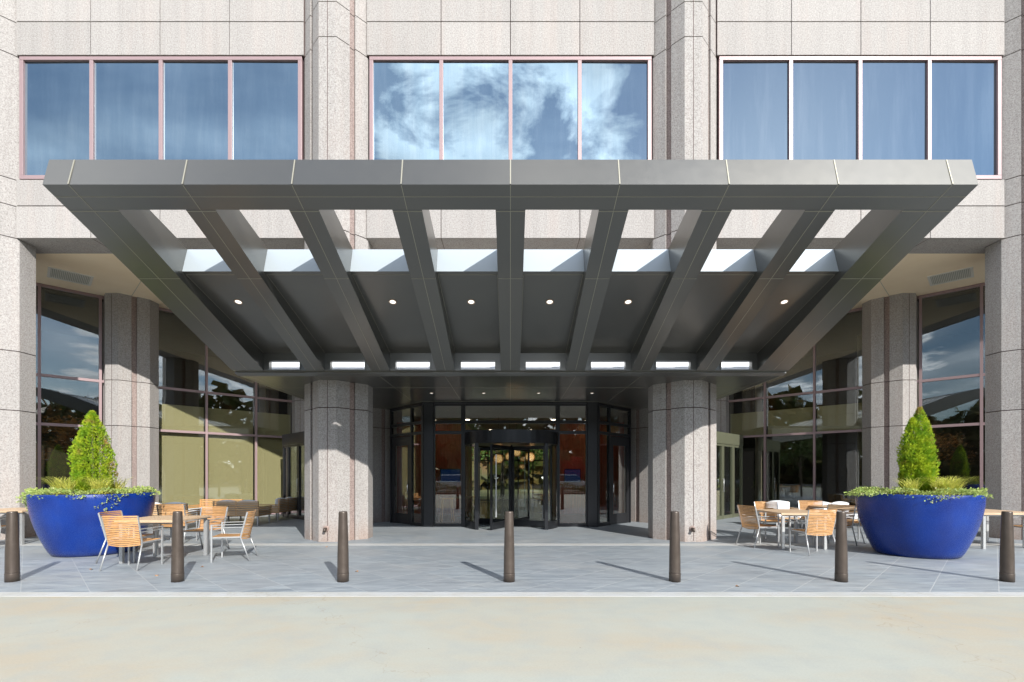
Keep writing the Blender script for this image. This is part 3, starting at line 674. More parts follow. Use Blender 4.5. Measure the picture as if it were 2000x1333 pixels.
for a0, a1 in ((315, 362), (178, 225)):
    mb = MB(); arc(mb, RR - 0.006, RR + 0.006, R(a0 + 2), R(a1 - 2), 0.22, 2.41, 14); P(mb, 'curved_pane', M['glass_clear'], RD)
    mb = MB(); arc(mb, RR - 0.05, RR + 0.02, R(a0 + 2), R(a1 - 2), 0.0, 0.22, 14); mb.bar((cx + RR * math.cos(R(a0 if a0 > 300 else a1)) * .93, cy + RR * math.sin(R(a0)) * .0 - 0.0 + RR * math.sin(R(a0 if a0 > 300 else a1)) * .93, 0.3), (cx + RR * math.cos(R(a0 if a0 > 300 else a1)) * .93, cy + RR * math.sin(R(a0 if a0 > 300 else a1)) * .93, 2.3), 0.03)
    P(mb, 'kick_rail', M['black_frame'], RD)
mb = MB(); mb.smooth = True; mb.tube([(cx, cy, 0.0), (cx, cy, 2.42)], 0.035, 12); P(mb, 'centre_post', M['black_frame'], RD)
for k in range(4):
    a = R(244 + 90 * k); dr_ = Vector((math.cos(a), math.sin(a), 0)); c0 = Vector((cx, cy, 0))
    mb = MB(); p0 = c0 + dr_ * 0.06; p1 = c0 + dr_ * 1.27
    for p in (p0, p1): mb.bar(p + Vector((0, 0, 0.02)), p + Vector((0, 0, 2.38)), 0.055, 0.05, up=dr_)
    mb.bar(p0 + Vector((0, 0, 0.11)), p1 + Vector((0, 0, 0.11)), 0.04, 0.18); mb.bar(p0 + Vector((0, 0, 2.33)), p1 + Vector((0, 0, 2.33)), 0.04, 0.10)
    w_ = P(mb, 'wing', M['black_frame'], RD, 0.003)
    mb = MB(); mb.bar(p0 + Vector((0, 0, 1.24)), p1 + Vector((0, 0, 1.24)), 0.01, 2.08); mb.m = 1
    nn_ = Vector((-dr_.y, dr_.x, 0)) * 0.07; h = c0 + dr_ * 1.12
    for q in (1,): mb.bar(h + nn_ * q + Vector((0, 0, 0.35)), h + nn_ * q + Vector((0, 0, 2.1)), 0.028)
    P(mb, 'wing_glass', [M['glass_clear'], M['steel']], RD)
# ------------------------------------------------------------------ LOBBY INTERIOR
LP = [(-2.3, YE + .2), (2.3, YE + .2), (3.75, YE + 1.6), (4.7, 16.7), (5.3, 17.6), (9, 21.4), (9, 31), (-9, 31), (-9, 21.4), (-5.3, 17.6), (-4.7, 16.7), (-3.75, YE + 1.6)]
mb = MB(); mb.prism(LP, 0.003, 0.02)
P(mb, 'lobby_floor', M['lobby_floor'])
mb = MB(); mb.prism(LP, 3.60, 3.64); P(mb, 'lobby_ceiling', mat('lobby_ceiling_paint', (0.3, 0.26, 0.22), 0.8))
for s in (-1, 1):
    mb = MB(); mb.box(*sorted((s * 5.2, s * 1.75)), 19.0, 19.2, 0, 3.6); mb.box(*sorted((s * 1.85, s * 1.75)), 19.2, 22, 0, 3.6)
    P(mb, 'lobby_wall', M['red_wood'])
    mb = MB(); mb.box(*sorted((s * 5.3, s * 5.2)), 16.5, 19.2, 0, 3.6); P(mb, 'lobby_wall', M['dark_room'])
    mb = MB(); mb.box(*sorted((s * 2.75, s * (1.95 if s < 0 else 2.1))), 18.93, 18.98, 1.25, 1.78); mb.m = 1
    a, b = sorted((s * 2.72, s * (1.98 if s < 0 else 2.13))); mb.box(a, b, 18.92, 18.93, 1.28, 1.75); P(mb, 'wall_screen', [M['black_frame'], M['screen']])
mb = MB()
for x in (-2.6, -1.3, -0.45, 0.45, 1.3, 2.6): mb.box(x - 0.04, x + 0.04, 28, 28.1, 0, 3.6)
for z in (0.1, 2.4, 3.55): mb.box(-4, 4, 28.01, 28.09, z - .04, z + .04)
RW = P(mb, 'rear_window', M['black_frame'])
mb = MB(); mb.box(-9, -2.64, 28.02, 28.08, 0, 3.6); mb.box(2.64, 9, 28.02, 28.08, 0, 3.6); P(mb, 'rear_wall', M['dark_room'])
# pendants
def pendant(x, y, z, r, label):
    o = empty('pendant_lamp', (x, y, z), 0, label, 'pendant lamp', 'woven globe pendant lamps in the lobby')
    mb = MB(); n, m_ = 12, 14
    def sp(u, v): return (r * math.sin(v) * math.cos(u), r * math.sin(v) * math.sin(u), r * math.cos(v))
    for k in range(n):
        for dr in (-1, 1):
            pts = [sp(2 * math.pi * k / n + dr * 1.6 * v, 0.15 + v * (math.pi - 0.3) / 3.14) for v in [3.14 * q / m_ for q in range(m_ + 1)]]
            mb.tube(pts, 0.009, 4)
    mb.build('lamp_shade', M['weave'], o)
    mb = MB(); mb.smooth = True
    mb.lathe([(r * .8 * math.sin(v) + .001, r * .8 * math.cos(v)) for v in [math.pi * q / 8 for q in range(9)]], n=14); mb.build('bulb', M['lamp_glow_warm'], o)
    mb = MB(); mb.tube([(0, 0, r * .5), (0, 0, 3.6 - z)], 0.006, 5); mb.build('cord', M['black_frame'], o)
for i, (px, py, Y, r, lb) in enumerate(((973.5, 896.5, 17.2, .18, 'large woven globe pendant lamp hanging left of the revolving door centre post'), (1035, 893, 17.2, .18, 'large woven globe pendant lamp hanging right of the revolving door centre post'),
        (1009, 884, 18.6, .17, 'woven globe lamp, highest of the lamps seen through the right door wing'), (1021, 897, 21.0, .12, 'small woven globe lamp between the two larger right hand lamps'),
        (1020, 912, 21.5, .12, 'small woven globe lamp hanging lowest of the lobby lamps'), (995, 892, 19.5, .17, 'woven globe lamp partly hidden behind the revolving door centre post'))):
    pendant((px - 997) / 945 * Y, Y, 1.5 + (930 - py) / 945 * Y, r, lb)
# stool and lobby tables
def stool(px, Y, label):
    o = empty('bar_stool', ((px - 997) / 945 * Y, Y, 0.02), 0.3, label, 'stool')
    mb = MB(); mb.box(-.19, .19, -.17, .17, .72, .76); mb.build('seat', M['orange_wood'], o, .01)
    for a in (-1, 1):
        for b in (-1, 1):
            mb = MB(); mb.bar((a * .15, b * .13, .72), (a * .2, b * .18, 0), .035); mb.build('leg', M['orange_wood'], o)
stool(873, 15.9, 'orange wooden bar stool inside the glass left of the revolving door')
def lob_table(px, Y, label, w=.8):
    o = empty('lobby_table', ((px - 997) / 945 * Y, Y, 0.02), 0, label, 'table')
    mb = MB(); mb.smooth = False; mb.lathe([(w / 2, .70), (w / 2, .74)], n=24); mb.build('tabletop', M['teak_brown'], o)
    mb = MB(); mb.tube([(0, 0, .01), (0, 0, .7)], .03); mb.build('leg', M['black_frame'], o)
    mb = MB(); mb.lathe([(.22, 0), (.22, .015)], n=20); mb.build('base', M['black_frame'], o)
lob_table(1060, 19.5, 'round dark table inside the lobby right of the door centre')
lob_table(905, 17.2, 'round dark table inside the lobby left of the revolving door')

# ================================================================== BOLLARDS
bx = [(24 - 997), (347 - 997), (670 - 997), (994.5 - 997), (1318 - 997), (1643 - 997), (1967 - 997)]
bl = ['bronze bollard at the far left in front of the left blue planter', 'bronze bollard in front of the left dining table and chairs',
      'bronze bollard in front of the left granite entrance column', 'bronze bollard in front of the revolving door',
      'bronze bollard in front of the right granite entrance column', 'bronze bollard just left of the right blue planter',
      'bronze bollard at the far right edge, right of the right blue planter']
def bollard(x, label):
    o = empty('bollard', (x, 6.89, 0), 0, label, 'bollard', 'bronze bollards along the kerb')
    mb = MB(); mb.smooth = True
    mb.lathe([(.079, .125), (.0785, .128), (.076, .4), (.059, .978), (.057, .990), (.053, .995), (.001, .996)], n=40); mb.build('post', M['bronze'], o, recalc=True)
    mb = MB(); mb.smooth = True
    mb.lathe([(.0812, 0.0), (.0812, .117), (.080, .121), (.074, .122)], n=40); mb.build('base_sleeve', M['bronze'], o)
    return o
for x, l in zip(bx, bl): bollard(x / 945 * 6.89, l)

# ================================================================== PLANTERS
def leaf_quad(mb, c, d, side, ln, wd):
    a = c; b = c + d * ln * .5 + side * wd * .5; e = c + d * ln; f = c + d * ln * .5 - side * wd * .5
    mb.add([a, b, e, f], [(0, 1, 2, 3)])
def rv(): 
    while True:
        v = Vector((random.uniform(-1, 1), random.uniform(-1, 1), random.uniform(-1, 1)))
        if 0.05 < v.length < 1: return v.normalized()
def planter(x, y, left):
    side = 'left' if left else 'right'
    o = empty('blue_planter', (x, y, 0), 0, 'large glossy cobalt blue bowl planter on the %s with %s conifer' % (side, 'a single pointed' if left else 'a double pointed'), 'planter', 'blue bowl planters beside the entrance')
    mb = MB(); mb.smooth = True; H = 1.15
    prof = []
    for k in range(15):
        t_ = k / 14; prof.append((.64 + .32 * math.sin(t_ * math.pi / 2) ** 0.9 + 0.0, H * t_))
    prof = [(.60, 0.0)] + [(r, max(z, .012)) for r, z in prof] + [(.955, H + .012), (.93, H + .015), (.915, H), (.905, H - .10)]
    mb.lathe(prof, n=72); mb.build('bowl', M['blue'], o)
    mb = MB(); mb.lathe([(.90, H - .12), (.90, H - .03), (.5, H + .02)], n=32); mb.build('soil', M['soil'], o)
    # conifer
    tr = empty('conifer', (x, y, 0), 0)
    bpy.data.objects.remove(tr)
    rnd = random.Random(3 if left else 5)
    tips = [((-.03, 0), 1.66, .31)] if left else [((.05, 0), 1.70, .24), ((-.11, -.02), 1.50, .23), ((.10, .02), 1.22, .24)]
    root = empty('conifer', (x + (-.03 if left else .02), y, H - .02), 0, 'pointed yellow green conifer growing in the %s blue planter' % side if left else 'double tipped yellow green conifer growing in the right blue planter', 'conifer', 'clipped conifers in the blue planters')
    st = MB(); st.smooth = True
    for (tx, ty), h, r in tips: st.tube([(0, 0, -.05), (tx * .7, ty, h * .5), (tx, ty, h * .88)], [.03, .02, .006], 8)
    st.build('trunk', M['bark'], root)
    cr = MB()
    for (tx, ty), h, r in tips:
        N_ = int(9500 * r / .31)
        for k in range(N_):
            t_ = 1 - math.sqrt(rnd.random()) * .999 if rnd.random() < .5 else rnd.random()
            z = .03 + t_ * (h - .06)
            prof_r = r * (min(1, (1 - t_) * 1.9) ** .72) * (0.72 + .28 * min(1, t_ * 6))
            a = rnd.uniform(0, 2 * math.pi)
            lump = 1 + .13 * math.sin(a * 5 + z * 9) + .08 * math.sin(a * 9 - z * 17)
            rad = prof_r * lump * (1 - .42 * rnd.random() ** 2.2)
            c = Vector((tx * min(1, z) + rad * math.cos(a), ty + rad * math.sin(a), z))
            up = Vector((math.cos(a) * .75, math.sin(a) * .75, .95)).normalized() * 1.0
            dd = (up + Vector((rnd.uniform(-.5, .5), rnd.uniform(-.5, .5), rnd.uniform(-.3, .4)))).normalized()
            sd = dd.cross(Vector((rnd.uniform(-1, 1), rnd.uniform(-1, 1), rnd.uniform(-1, 1)))).normalized()
            ln = rnd.uniform(.028, .062)
            for q in (-.5, 0, .5):
                d2 = (dd + sd * q).normalized(); n2 = dd.cross(sd)
                leaf_quad(cr, c, d2, (sd - dd * q * .4).normalized() if q else sd, ln * (1 if q == 0 else .75), .0095)
    cr.build('crown', M['arbor'], root, recalc=False)
    # trailing ground cover
    gc = MB()
    for k in range(2400):
        a = rnd.uniform(0, 2 * math.pi); q = rnd.random()
        rad = .45 + .50 * q ** .6
        if rnd.random() < .10: rad = rnd.uniform(.93, 1.04)
        z = H + .02 + .07 * rnd.random() + .03 * math.sin(a * 7)
        if rad > .97: z = H + .02 - (rad - .96) * 1.0 + .04 * rnd.random()
        c = Vector((rad * math.cos(a), rad * math.sin(a), z)); dd = (rv() + Vector((math.cos(a), math.sin(a), .8))).normalized(); sd = dd.cross(rv()).normalized()
        leaf_quad(gc, c, dd, sd, rnd.uniform(.03, .055), .03)
    # hanging runners
    base = [(-2.75, .30), (-2.6, .36), (-2.45, .22), (-2.9, .18), (-.75, .26), (-.62, .34), (-.5, .12), (-1.1, .10)] if left else [(-2.95, .06), (3.0, .06), (-2.05, .10), (-1.95, .13), (-1.8, .08)]
    for a, ln in base:
        nn = int(ln * 120)
        for k in range(nn):
            t_ = k / nn; rad = .975 - .05 * t_ * ln + rnd.uniform(0, .03)
            aa = a + .10 * math.sin(t_ * 5) + rnd.uniform(-.03, .03)
            c = Vector((rad * math.cos(aa), rad * math.sin(aa), H - ln * t_ + .02)); dd = (rv() + Vector((math.cos(aa), math.sin(aa), -.2))).normalized(); sd = dd.cross(rv()).normalized()
            leaf_quad(gc, c, dd, sd, rnd.uniform(.025, .045), .026)
    if left or True:       # mat spilling over one side
        for k in range(260):
            aa = rnd.gauss(-2.9 if left else 3.05, .18); rad = rnd.uniform(.93, 1.13)
            c = Vector((rad * math.cos(aa), rad * math.sin(aa), H + .04 - max(0, rad - .98) * (1.2 if left else .4) + rnd.uniform(-.02, .04)))
            dd = (rv() + Vector((math.cos(aa), math.sin(aa), .1))).normalized(); sd = dd.cross(rv()).normalized()
            leaf_quad(gc, c, dd, sd, rnd.uniform(.03, .05), .03)
    g_ = gc.build('trailing_plants', M['trailing'], None, recalc=False); g_.location = (x, y, 0)
    tag(g_, 'cream and green trailing plants spilling over the rim of the %s blue planter' % side, 'plant', None, 'stuff')
    gb = MB()
    for (gx, gy, n_, sp) in ([(-.42, -.30, 90, .20), (.38, -.35, 110, .22), (-.15, -.45, 60, .15), (.15, .35, 60, .2)] if left else [(.15, -.42, 130, .24), (.45, -.25, 120, .22), (-.38, -.35, 70, .2), (.62, -.1, 60, .15)]):
        for k in range(int(n_ * 1.7)):
            a = rnd.uniform(0, 6.28); L_ = rnd.uniform(.22, .42); o0 = Vector((gx + rnd.uniform(-1, 1) * sp * .4, gy + rnd.uniform(-1, 1) * sp * .4, H))
            dr = Vector((math.cos(a), math.sin(a), 0)); sd = Vector((-dr.y, dr.x, 0)) * .007; prev = None
            for q in range(5):
                t_ = q / 4; p = o0 + dr * (L_ * .75 * t_ ** 1.5) + Vector((0, 0, L_ * (1.4 * t_ - .55 * t_ * t_))); w_ = sd * (1 - t_ * .8)
                cur = (p - w_, p + w_)
                if prev: gb.add([prev[0], prev[1], cur[1], cur[0]], [(0, 1, 2, 3)])
                prev = cur
    g_ = gb.build('ornamental_grass', M['grass_blade'], None, recalc=False); g_.location = (x, y, 0)
    tag(g_, 'tufts of arching straw green grass around the conifer in the %s planter' % side, 'grass', None, 'stuff')
planter(-8.17, 9.52, True); planter(7.80, 9.30, False)

# ================================================================== OUTDOOR FURNITURE
def make_chair(label, group):
    o = empty('dining_chair', (0, 0, 0), 0, label, 'chair', group)
    # seat: slats running left to right, faces +Y
    mb = MB(); n = 15
    for k in range(n):
        y = -.21 + .45 * k / (n - 1); z = .435 - .012 * math.sin(math.pi * k / (n - 1))
        mb.bar((-.245, y, z), (.245, y, z), .022, .014)
    mb.build('seat', M['teak'], o)
    mb = MB(); n = 17
    for k in range(n):
        t_ = k / (n - 1); z = .40 + .46 * t_; y0 = -.225 - .10 * t_; prev = None; wd = .25 + .02 * t_
        for q in range(7):
            u = -1 + 2 * q / 6; p = Vector((u * wd, y0 - .045 * (1 - u * u), z - .02 * (1 - u * u) * (1 - t_)))
            if prev is not None: mb.bar(prev, p, .012, .0195)
            prev = p
    mb.build('backrest', M['teak'], o)
    for s in (-1, 1):
        mb = MB(); mb.smooth = True; mb.tube([(s * .262, -.205, .44), (s * .285, -.36, 0.0)], .0125, 10); mb.build('leg', M['steel'], o)
        mb = MB(); mb.bar((s * .275, .24, .0), (s * .275, .24, .655), .022, .026); mb.build('leg', M['steel'], o)
        mb = MB(); mb.bar((s * .275, .25, .645), (s * .275, -.285, .65), .03, .012); mb.bar((s * .275, .24, .60), (s * .275, -.27, .60), .014, .012); mb.build('armrest', M['steel'], o)
    mb = MB()
    for s in (-1, 1):
        mb.bar((s * .262, .25, .425), (s * .262, -.215, .425), .016, .024); mb.bar((s * .264, -.212, .42), (s * .277, -.325, .862), .014, .024)
    mb.bar((-.25, .235, .418), (.25, .235, .418), .018, .018); mb.bar((-.25, -.2, .418), (.25, -.2, .418), .018, .018)
    mb.build('frame', M['steel'], o)
    return reg(o)
CH = None
def chair(x, y, deg, label, group):
    """deg: direction the sitter faces, 0 = away from the camera (+Y), counter-clockwise"""
    global CH
    if CH is None: CH = make_chair(label, group); o = CH
    else: o = copy_tree(CH)
    o.location = (x, y, 0); o.rotation_euler = (0, 0, R(deg)); o['label'] = label; o['group'] = group
GL = 'slatted armchairs at the left dining tables'; GR = 'slatted armchairs at the right dining tables'
chair(-6.19, 7.98, 2, 'slatted teak chair with its back to the camera, in front of the left dining table', GL)
chair(-6.78, 8.62, -84, 'teak chair half hidden at the left dining table, beside the blue planter', GL)
chair(-6.10, 9.62, 176, 'teak chair behind the left dining table facing the camera', GL)
chair(-5.02, 8.72, 104, 'teak chair seen side on, pulled away right of the left dining table', GL)
chair(-7.55, 11.0, 8, 'honey teak chair behind the left dining table, nearest the white cushioned seats', GL)
chair(-10.9, 10.15, 20, 'teak chair cut off by the left edge of the picture', GL)
chair(-10.05, 11.15, 100, 'chair tucked at the far left table behind the blue planter', GL)
chair(5.36, 10.42, -78, 'teak chair at the left side of the right dining table, angled to it', GR)
chair(5.86, 9.42, 3, 'teak chair with its back to the camera in front of the right dining table', GR)
chair(6.25, 11.55, 178, 'teak chair behind the right dining table facing the camera', GR)
chair(6.98, 10.45, 120, 'brown shaded teak chair at the right side of the right dining table', GR)
chair(7.55, 12.0, 165, 'small distant teak chair seen beyond the right dining table', GR)
chair(8.0, 11.1, 15, 'teak chair partly hidden behind the left rim of the right blue planter', GR)
chair(10.0, 11.25, 176, 'chair behind the far right table beside the blue planter', GR)
chair(11.02, 10.35, 80, 'teak chair at the right edge of the picture beside the far right table', GR)
def table(x, y, w, d_, rz, label, group='square dining tables on steel legs', wood='teak_pale'):
    o = empty('dining_table', (x, y, 0), R(rz), label, 'table', group)
    mb = MB(); n = 7; s_ = w / n
    for k in range(n): mb.box(-w / 2 + k * s_ + .002, -w / 2 + (k + 1) * s_ - .002, -d_ / 2, d_ / 2, .72, .748)
    mb.box(-w / 2, w / 2, -d_ / 2 - .004, -d_ / 2 + .02, .705, .7475); mb.box(-w / 2, w / 2, d_ / 2 - .02, d_ / 2 + .004, .705, .7475)
    mb.build('tabletop', M[wood], o, .002)
    mb = MB()
    for s in (-1, 1): mb.box(-w / 2 + .05, w / 2 - .05, s * (d_ / 2 - .07) - .012, s * (d_ / 2 - .07) + .012, .675, .719)
    mb.box(-.02, .02, -d_ / 2 + .082, d_ / 2 - .082, .68, .715)
    mb.build('frame', M['steel'], o)
    for a in (-1, 1):
        for b in (-1, 1):
            mb = MB(); X = a * (w / 2 - .07); Y = b * (d_ / 2 - .07); mb.box(X - .028, X + .028, Y - .028, Y + .028, 0, .674); mb.build('leg', M['steel'], o, .003)
table(-6.21, 8.72, 1.06, .98, 2, 'pale teak square table with steel legs between the left blue planter and bollard')
table(-11.2, 11.0, 1.2, 1.0, 0, 'pale teak table cut off by the left edge, behind the left blue planter')
table(6.0, 10.4, 1.0, 1.15, 0, 'pale teak table between two chairs, left of the right blue planter')
table(8.15, 12.1, 1.1, 1.0, 0, 'teak table further back, its left end showing beside the right planter')
table(10.25, 10.45, 1.2, 1.15, 0, 'pale teak table at the right edge of the picture beyond the right planter')
def sofa(x, y, rz, w, label, back=True, wood='teak_brown'):
    o = empty('slatted_sofa', (x, y, 0), R(rz), label, 'sofa', 'slatted teak lounge seats with white cushions')
    d_ = .8
    mb = MB()
    for k in range(8):
        z = .30 + .056 * k; mb.box(-w / 2, w / 2, -d_ / 2 - .02, -d_ / 2, z, z + .036)
    for xx in (-w / 2, w / 2 - .03, -.015): mb.box(xx, xx + .03, -d_ / 2, -d_ / 2 + .035, .28, .735)
    mb.build('backrest', M[wood], o)
    for s in (-1, 1):
        mb = MB()
        for k in range(5):
            z = .30 + .056 * k; mb.box(s * w / 2 - .01 + (0.012 * s), s * w / 2 + .01 + (0.012 * s), -d_ / 2 + .002, d_ / 2, z, z + .036)
        mb.build('armrest', M[wood], o)
    mb = MB(); mb.box(-w / 2 + .01, w / 2 - .01, -d_ / 2 + .04, d_ / 2, .27, .30); mb.build('seat_base', M[wood], o)
    mb = MB(); mb.box(-w / 2 + .03, w / 2 - .03, -d_ / 2 + .05, d_ / 2 - .01, .305, .46); mb.build('seat_cushion', M['cushion'], o, .04)
    if back:
        nb = 1 if w < 1.1 else 2
        for k in range(nb):
            a = -w / 2 + .04 + k * (w - .08) / nb; b = a + (w - .08) / nb - .02
            mb = MB(); mb.smooth = True; vs = []; nx, nz = 8, 6
            for side_ in (0, 1):
                for i in range(nx + 1):
                    for j in range(nz + 1):
                        u, v = i / nx, j / nz; bul = (math.sin(math.pi * u) * math.sin(math.pi * v)) ** .4
                        vs.append((a + (b - a) * u, -d_ / 2 + .13 + (1 if side_ else -1) * (.02 + .07 * bul), .45 + .27 * v + .05 * math.sin(u * 3.1) * v))
            fs = []
            st_ = (nx + 1) * (nz + 1)
            for side_ in (0, 1):
                for i in range(nx):
                    for j in range(nz):
                        q = side_ * st_ + i * (nz + 1) + j; fs.append((q, q + 1, q + nz + 2, q + nz + 1))
            for i in range(nx): 
                for j in (0, nz):
                    q = i * (nz + 1) + j; fs.append((q, q + nz + 1, q + nz + 1 + st_, q + st_))
            for j in range(nz):
                for i in (0, nx):
                    q = i * (nz + 1) + j; fs.append((q, q + 1, q + 1 + st_, q + st_))
            mb.add(vs, fs); mb.build('back_cushion', M['cushion'], o)
    for a in (-1, 1):
        for b in (-1, 1):
            mb = MB(); X = a * (w / 2 - .04); Y = b * (d_ / 2 - .05); mb.box(X - .018, X + .018, Y - .018, Y + .018, 0, .27); mb.build('leg', M['steel'], o)
sofa(-8.35, 15.1, 0, 1.38, 'slatted teak sofa with its back to the camera in front of the left side entrance')
sofa(-8.05, 16.7, 88, 1.3, 'slatted teak seat nearest the left side entrance, turned sideways')
sofa(-9.75, 13.85, 0, 1.5, 'teak sofa with white cushions right behind the left planter')
sofa(-9.55, 15.6, 180, 1.4, 'slatted teak sofa against the left blinds facing the camera', back=False, wood='teak')
sofa(7.98, 14.2, 180, .8, 'teak seat with rounded white cushion behind the right dining table')
sofa(9.2, 13.6, 186, 1.2, 'teak sofa with long white cushion beside the right planter')

# tall pots inside
for s, X, Y, lb in ((1, 7.55, 17.55, 'tall pale pot with white flowers inside the right side entrance'), (1, 8.3, 21.5, 'tall pale pot of flowers deeper inside the right wing')):
    o = empty('tall_pot', (X, Y, 0.02), 0, lb, 'flower pot')
    mb = MB(); mb.prism([(-.13, -.13), (.13, -.13), (.13, .13), (-.13, .13)], 0, .95); mb.build('pot', M['pot_white'], o, .01)
    mb = MB()
    for k in range(70):
        c = Vector((random.gauss(0, .10), random.gauss(0, .10), random.uniform(.95, 1.5))); leaf_quad(mb, c, rv(), rv(), .09, .05)
    mb.build('flowers', M['trailing'], o, recalc=False)

# fallen leaves
for i, (px, py, lb) in enumerate(((638, 1069, 'dry brown leaf on the paving just below the left granite column'), (697, 1117, 'dry leaf lying just right of the bollard by the left column'), (178, 1113, 'small pale leaf on the paving right of the far left bollard'),
        (306, 1125, 'small dry leaf on the paving left of the second bollard'), (395, 1108, 'small dry leaf on the paving right of the second bollard'), (1705, 1070, 'dry leaf at the foot of the right blue planter'), (1440, 1146, 'tiny dry leaf near the kerb right of the right column bollard'))):
    Y = 1417.5 / (py - 930); X = (px - 997) / 945 * Y
    mb = MB(); n = 10; vs = []
    for k in range(n):
        a = 2 * math.pi * k / n; r = .022 * (1 + .35 * (k % 2)); vs.append((r * math.cos(a), r * .8 * math.sin(a), .006 + .010 * math.cos(a * 2)))
    vs2 = [(x, y, z + .002) for x, y, z in vs]
    mb.add(vs + vs2, [list(range(n))[::-1], list(range(n, 2 * n))] + [(k, (k + 1) % n, n + (k + 1) % n, n + k) for k in range(n)])
    o = mb.build('fallen_leaf', M['leaf_dry']); o.location = (X, Y, 0.001); o.rotation_euler = (0, 0, i * 1.3)
    tag(o, lb, 'leaf', 'fallen leaves on the paving')

# ================================================================== WHAT THE GLASS REFLECTS (behind the camera) and the rear garden
def make_tree(h, r, m, seed, label, x, y, dens=1.0, name='street_tree', group='trees across the road'):
    rnd = random.Random(seed); o = empty(name, (x, y, -.05), rnd.uniform(0, 6), label, 'tree', group)
    mb = MB(); mb.smooth = True; mb.tube([(0, 0, 0), (.1, 0, h * .35), (-.05, .1, h * .8)], [.17, .12, .03], 8)
    for k in range(7):
        a = k * .9; z = h * (.3 + .07 * k); mb.tube([(0, 0, z), (math.cos(a) * r * .4, math.sin(a) * r * .4, z + h * .10), (math.cos(a) * r * .75, math.sin(a) * r * .75, z + h * .18)], [.06, .04, .012], 5)
    mb.build('trunk', M['bark'], o)
    cl = [(Vector((rnd.gauss(0, r * .42), rnd.gauss(0, r * .42), h * rnd.uniform(.38, .95))), rnd.uniform(.25, .5) * r) for _ in range(16)]
    mb = MB()
    for k in range(int(2600 * dens)):
        c, cr_ = rnd.choice(cl); p = c + Vector((rnd.gauss(0, 1), rnd.gauss(0, 1), rnd.gauss(0, .8))) * cr_ * .55
        if p.z < h * .22: continue
        d1 = Vector((rnd.gauss(0, 1), rnd.gauss(0, 1), rnd.gauss(0, 1))).normalized(); d2 = d1.cross(Vector((rnd.gauss(0, 1), rnd.gauss(0, 1), rnd.gauss(0, 1)))).normalized()
        leaf_quad(mb, p, d1, d2, .26, .18)
    mb.build('crown', M[m], o, recalc=False)
    return o
T_ = [(-14, -34, 9, 'tree_green', 'dense dark green tree'), (-24, -30, 8, 'tree_orange', 'orange brown autumn tree'), (-6, -38, 8.5, 'tree_green', 'broad green tree'), (7.9, -31, 3.8, 'tree_red', 'low bright red autumn tree'),
      (12, -36, 8, 'tree_orange', 'thin orange autumn tree'), (22, -32, 9, 'tree_green', 'tall green tree'), (31, -27, 8.5, 'tree_orange', 'rust coloured tree'), (-33, -24, 9, 'tree_orange', 'wide rust autumn tree'),
      (40, -18, 9, 'tree_green', 'dark evergreen tree'), (-42, -14, 9, 'tree_green', 'shadowy green tree'), (47, -6, 9, 'tree_orange', 'bronze leaved tree'), (-50, -2, 9.5, 'tree_orange', 'golden brown tree')]
WH = ['over the entrance drive', 'by the side road', 'beyond the parked cars', 'near the hedge bed', 'across the road', 'at the lawn edge']
for i, (x, y, h, m, lb) in enumerate(T_): make_tree(h, h * .38, m, i + 20, lb + ' reflected in the glass, ' + WH[i % 6], x, y, .8 if m == 'tree_orange' else 1.1)
for i, (x, y) in enumerate(((-3.2, 33), (-.6, 36), (2.4, 33.5), (5, 37), (-6, 37))):
    make_tree(7, 2.8, 'tree_bright', 50 + i, ('first', 'second', 'third', 'fourth', 'fifth')[i] + ' green garden tree seen through the lobby, counted from the left' if False else
              ['sunlit green tree seen through the left door wing', 'green tree straight behind the lobby centre', 'green tree seen through the right door wing', 'far right green tree behind the lobby', 'far left green tree behind the lobby'][i], x, y, 1, 'garden_tree', 'green trees behind the lobby')
# hedge bed in the island
hb = MB(); rnd = random.Random(4)
for k in range(9000):
    x = rnd.uniform(-16, 16); y = -13.5 + rnd.gauss(0, .7); z = .08 + rnd.random() ** .7 * (.65 + .18 * math.sin(x * 1.7)); 
    leaf_quad(hb, Vector((x, y, z)), rv(), rv(), .14, .09)
tag(hb.build('hedge', M['hedge'], None, recalc=False), 'low clipped hedge in the island bed reflected in the entrance glass', 'hedge', None, 'stuff')
wd = MB(); rnd = random.Random(9)
for k in range(26000):
    a = rnd.uniform(0, 2 * math.pi); q = rnd.gauss(0, 2.2)
    rx, ry = 78 + q, 58 + q
    top = 14.5 + 2.2 * math.sin(a * 9) + 1.6 * math.sin(a * 23 + 1) + 1.0 * math.sin(a * 47)
    c = Vector((rx * math.cos(a), ry * math.sin(a), top * rnd.random() ** 1.25)); leaf_quad(wd, c, rv(), rv(), rnd.uniform(2.0, 3.2), 2.4)
tag(wd.build('woodland', leaf_mat('mixed_autumn_woodland_leaf', (0.05, 0.08, 0.02), (0.12, 0.085, 0.025), (0.20, 0.09, 0.025), 0.25, 0.2), None, recalc=False), 'far belt of autumn woodland reflected in the glass', 'woodland', None, 'stuff')
for i, (x, y) in enumerate(((-2.9, 18.2), (-1.6, 18.0), (2.9, 18.2), (1.6, 18.0), (-.9, 22), (.9, 22))):
    mb = MB(); mb.lathe([(.09, 3.585), (.09, 3.595)], (x, y), 20); mb.mi = [0] * len(mb.f); P(mb, 'ceiling_light', M['lobby_light'])
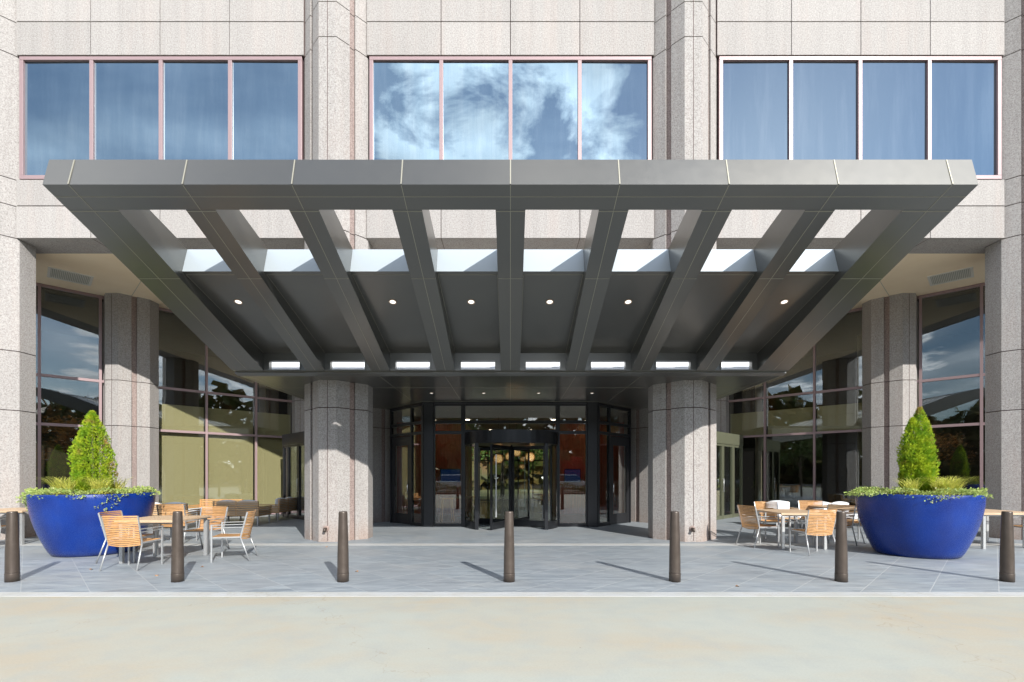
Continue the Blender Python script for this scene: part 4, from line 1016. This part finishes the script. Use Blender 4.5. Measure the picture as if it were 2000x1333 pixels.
g = MB(); g.box(-17, 17, -15.2, -11.8, -.1, .06); tag(g.build('planting_bed', M['soil']), kind='structure')
def car(x, y, rz, paint, label):
    o = empty('parked_car', (x, y, -.03), R(rz), label, 'car', 'cars parked across the drive')
    b = MB(); prof = [(-2.3, .35), (-2.3, .8), (-2.2, .95), (-1.3, 1.05), (1.75, 1.02), (2.25, .92), (2.32, .6), (2.3, .35)]
    b.add([(px, -.9, pz) for px, pz in prof] + [(px, .9, pz) for px, pz in prof], [list(range(8))[::-1], list(range(8, 16))] + [(k, (k + 1) % 8, 8 + (k + 1) % 8, 8 + k) for k in range(8)])
    b.build('body', M[paint], o, .06)
    c = MB(); pf = [(-1.5, 1.04), (-.75, 1.58), (1.5, 1.6), (2.05, 1.02)]
    c.add([(px, -.80 + (.10 if pz > 1.3 else 0), pz) for px, pz in pf] + [(px, .80 - (.10 if pz > 1.3 else 0), pz) for px, pz in pf], [(3, 2, 1, 0), (4, 5, 6, 7)] + [(k, (k + 1) % 4, 4 + (k + 1) % 4, 4 + k) for k in range(4)])
    c.build('window', M['car_glass'], o, .03)
    c = MB(); c.add([(-.72, -.69, 1.585), (1.48, -.69, 1.605), (1.48, .69, 1.605), (-.72, .69, 1.585), (-.7, -.66, 1.65), (1.4, -.66, 1.67), (1.4, .66, 1.67), (-.7, .66, 1.65)], [(0, 3, 2, 1), (4, 5, 6, 7), (0, 1, 5, 4), (1, 2, 6, 5), (2, 3, 7, 6), (3, 0, 4, 7)]); c.build('roof', M[paint], o, .02)
    for a in (-1.45, 1.45):
        for s in (-1, 1):
            w_ = MB(); w_.smooth = True; w_.tube([(a, s * .72, .33), (a, s * .93, .33)], .34, 20); ww = w_.build('wheel', M['rubber'], o)
            w_ = MB(); w_.tube([(a, s * .92, .33), (a, s * .945, .33)], .2, 12); w_.build('rim', M['steel'], ww)
car(-6.0, -18.5, 0, 'white_paint', 'white parked car reflected left of the revolving door')
car(5.7, -18.8, 180, 'white_paint', 'white parked car reflected right of the revolving door')
car(-.4, -19.2, 0, 'grey_paint', 'dark grey parked car reflected in the revolving door')
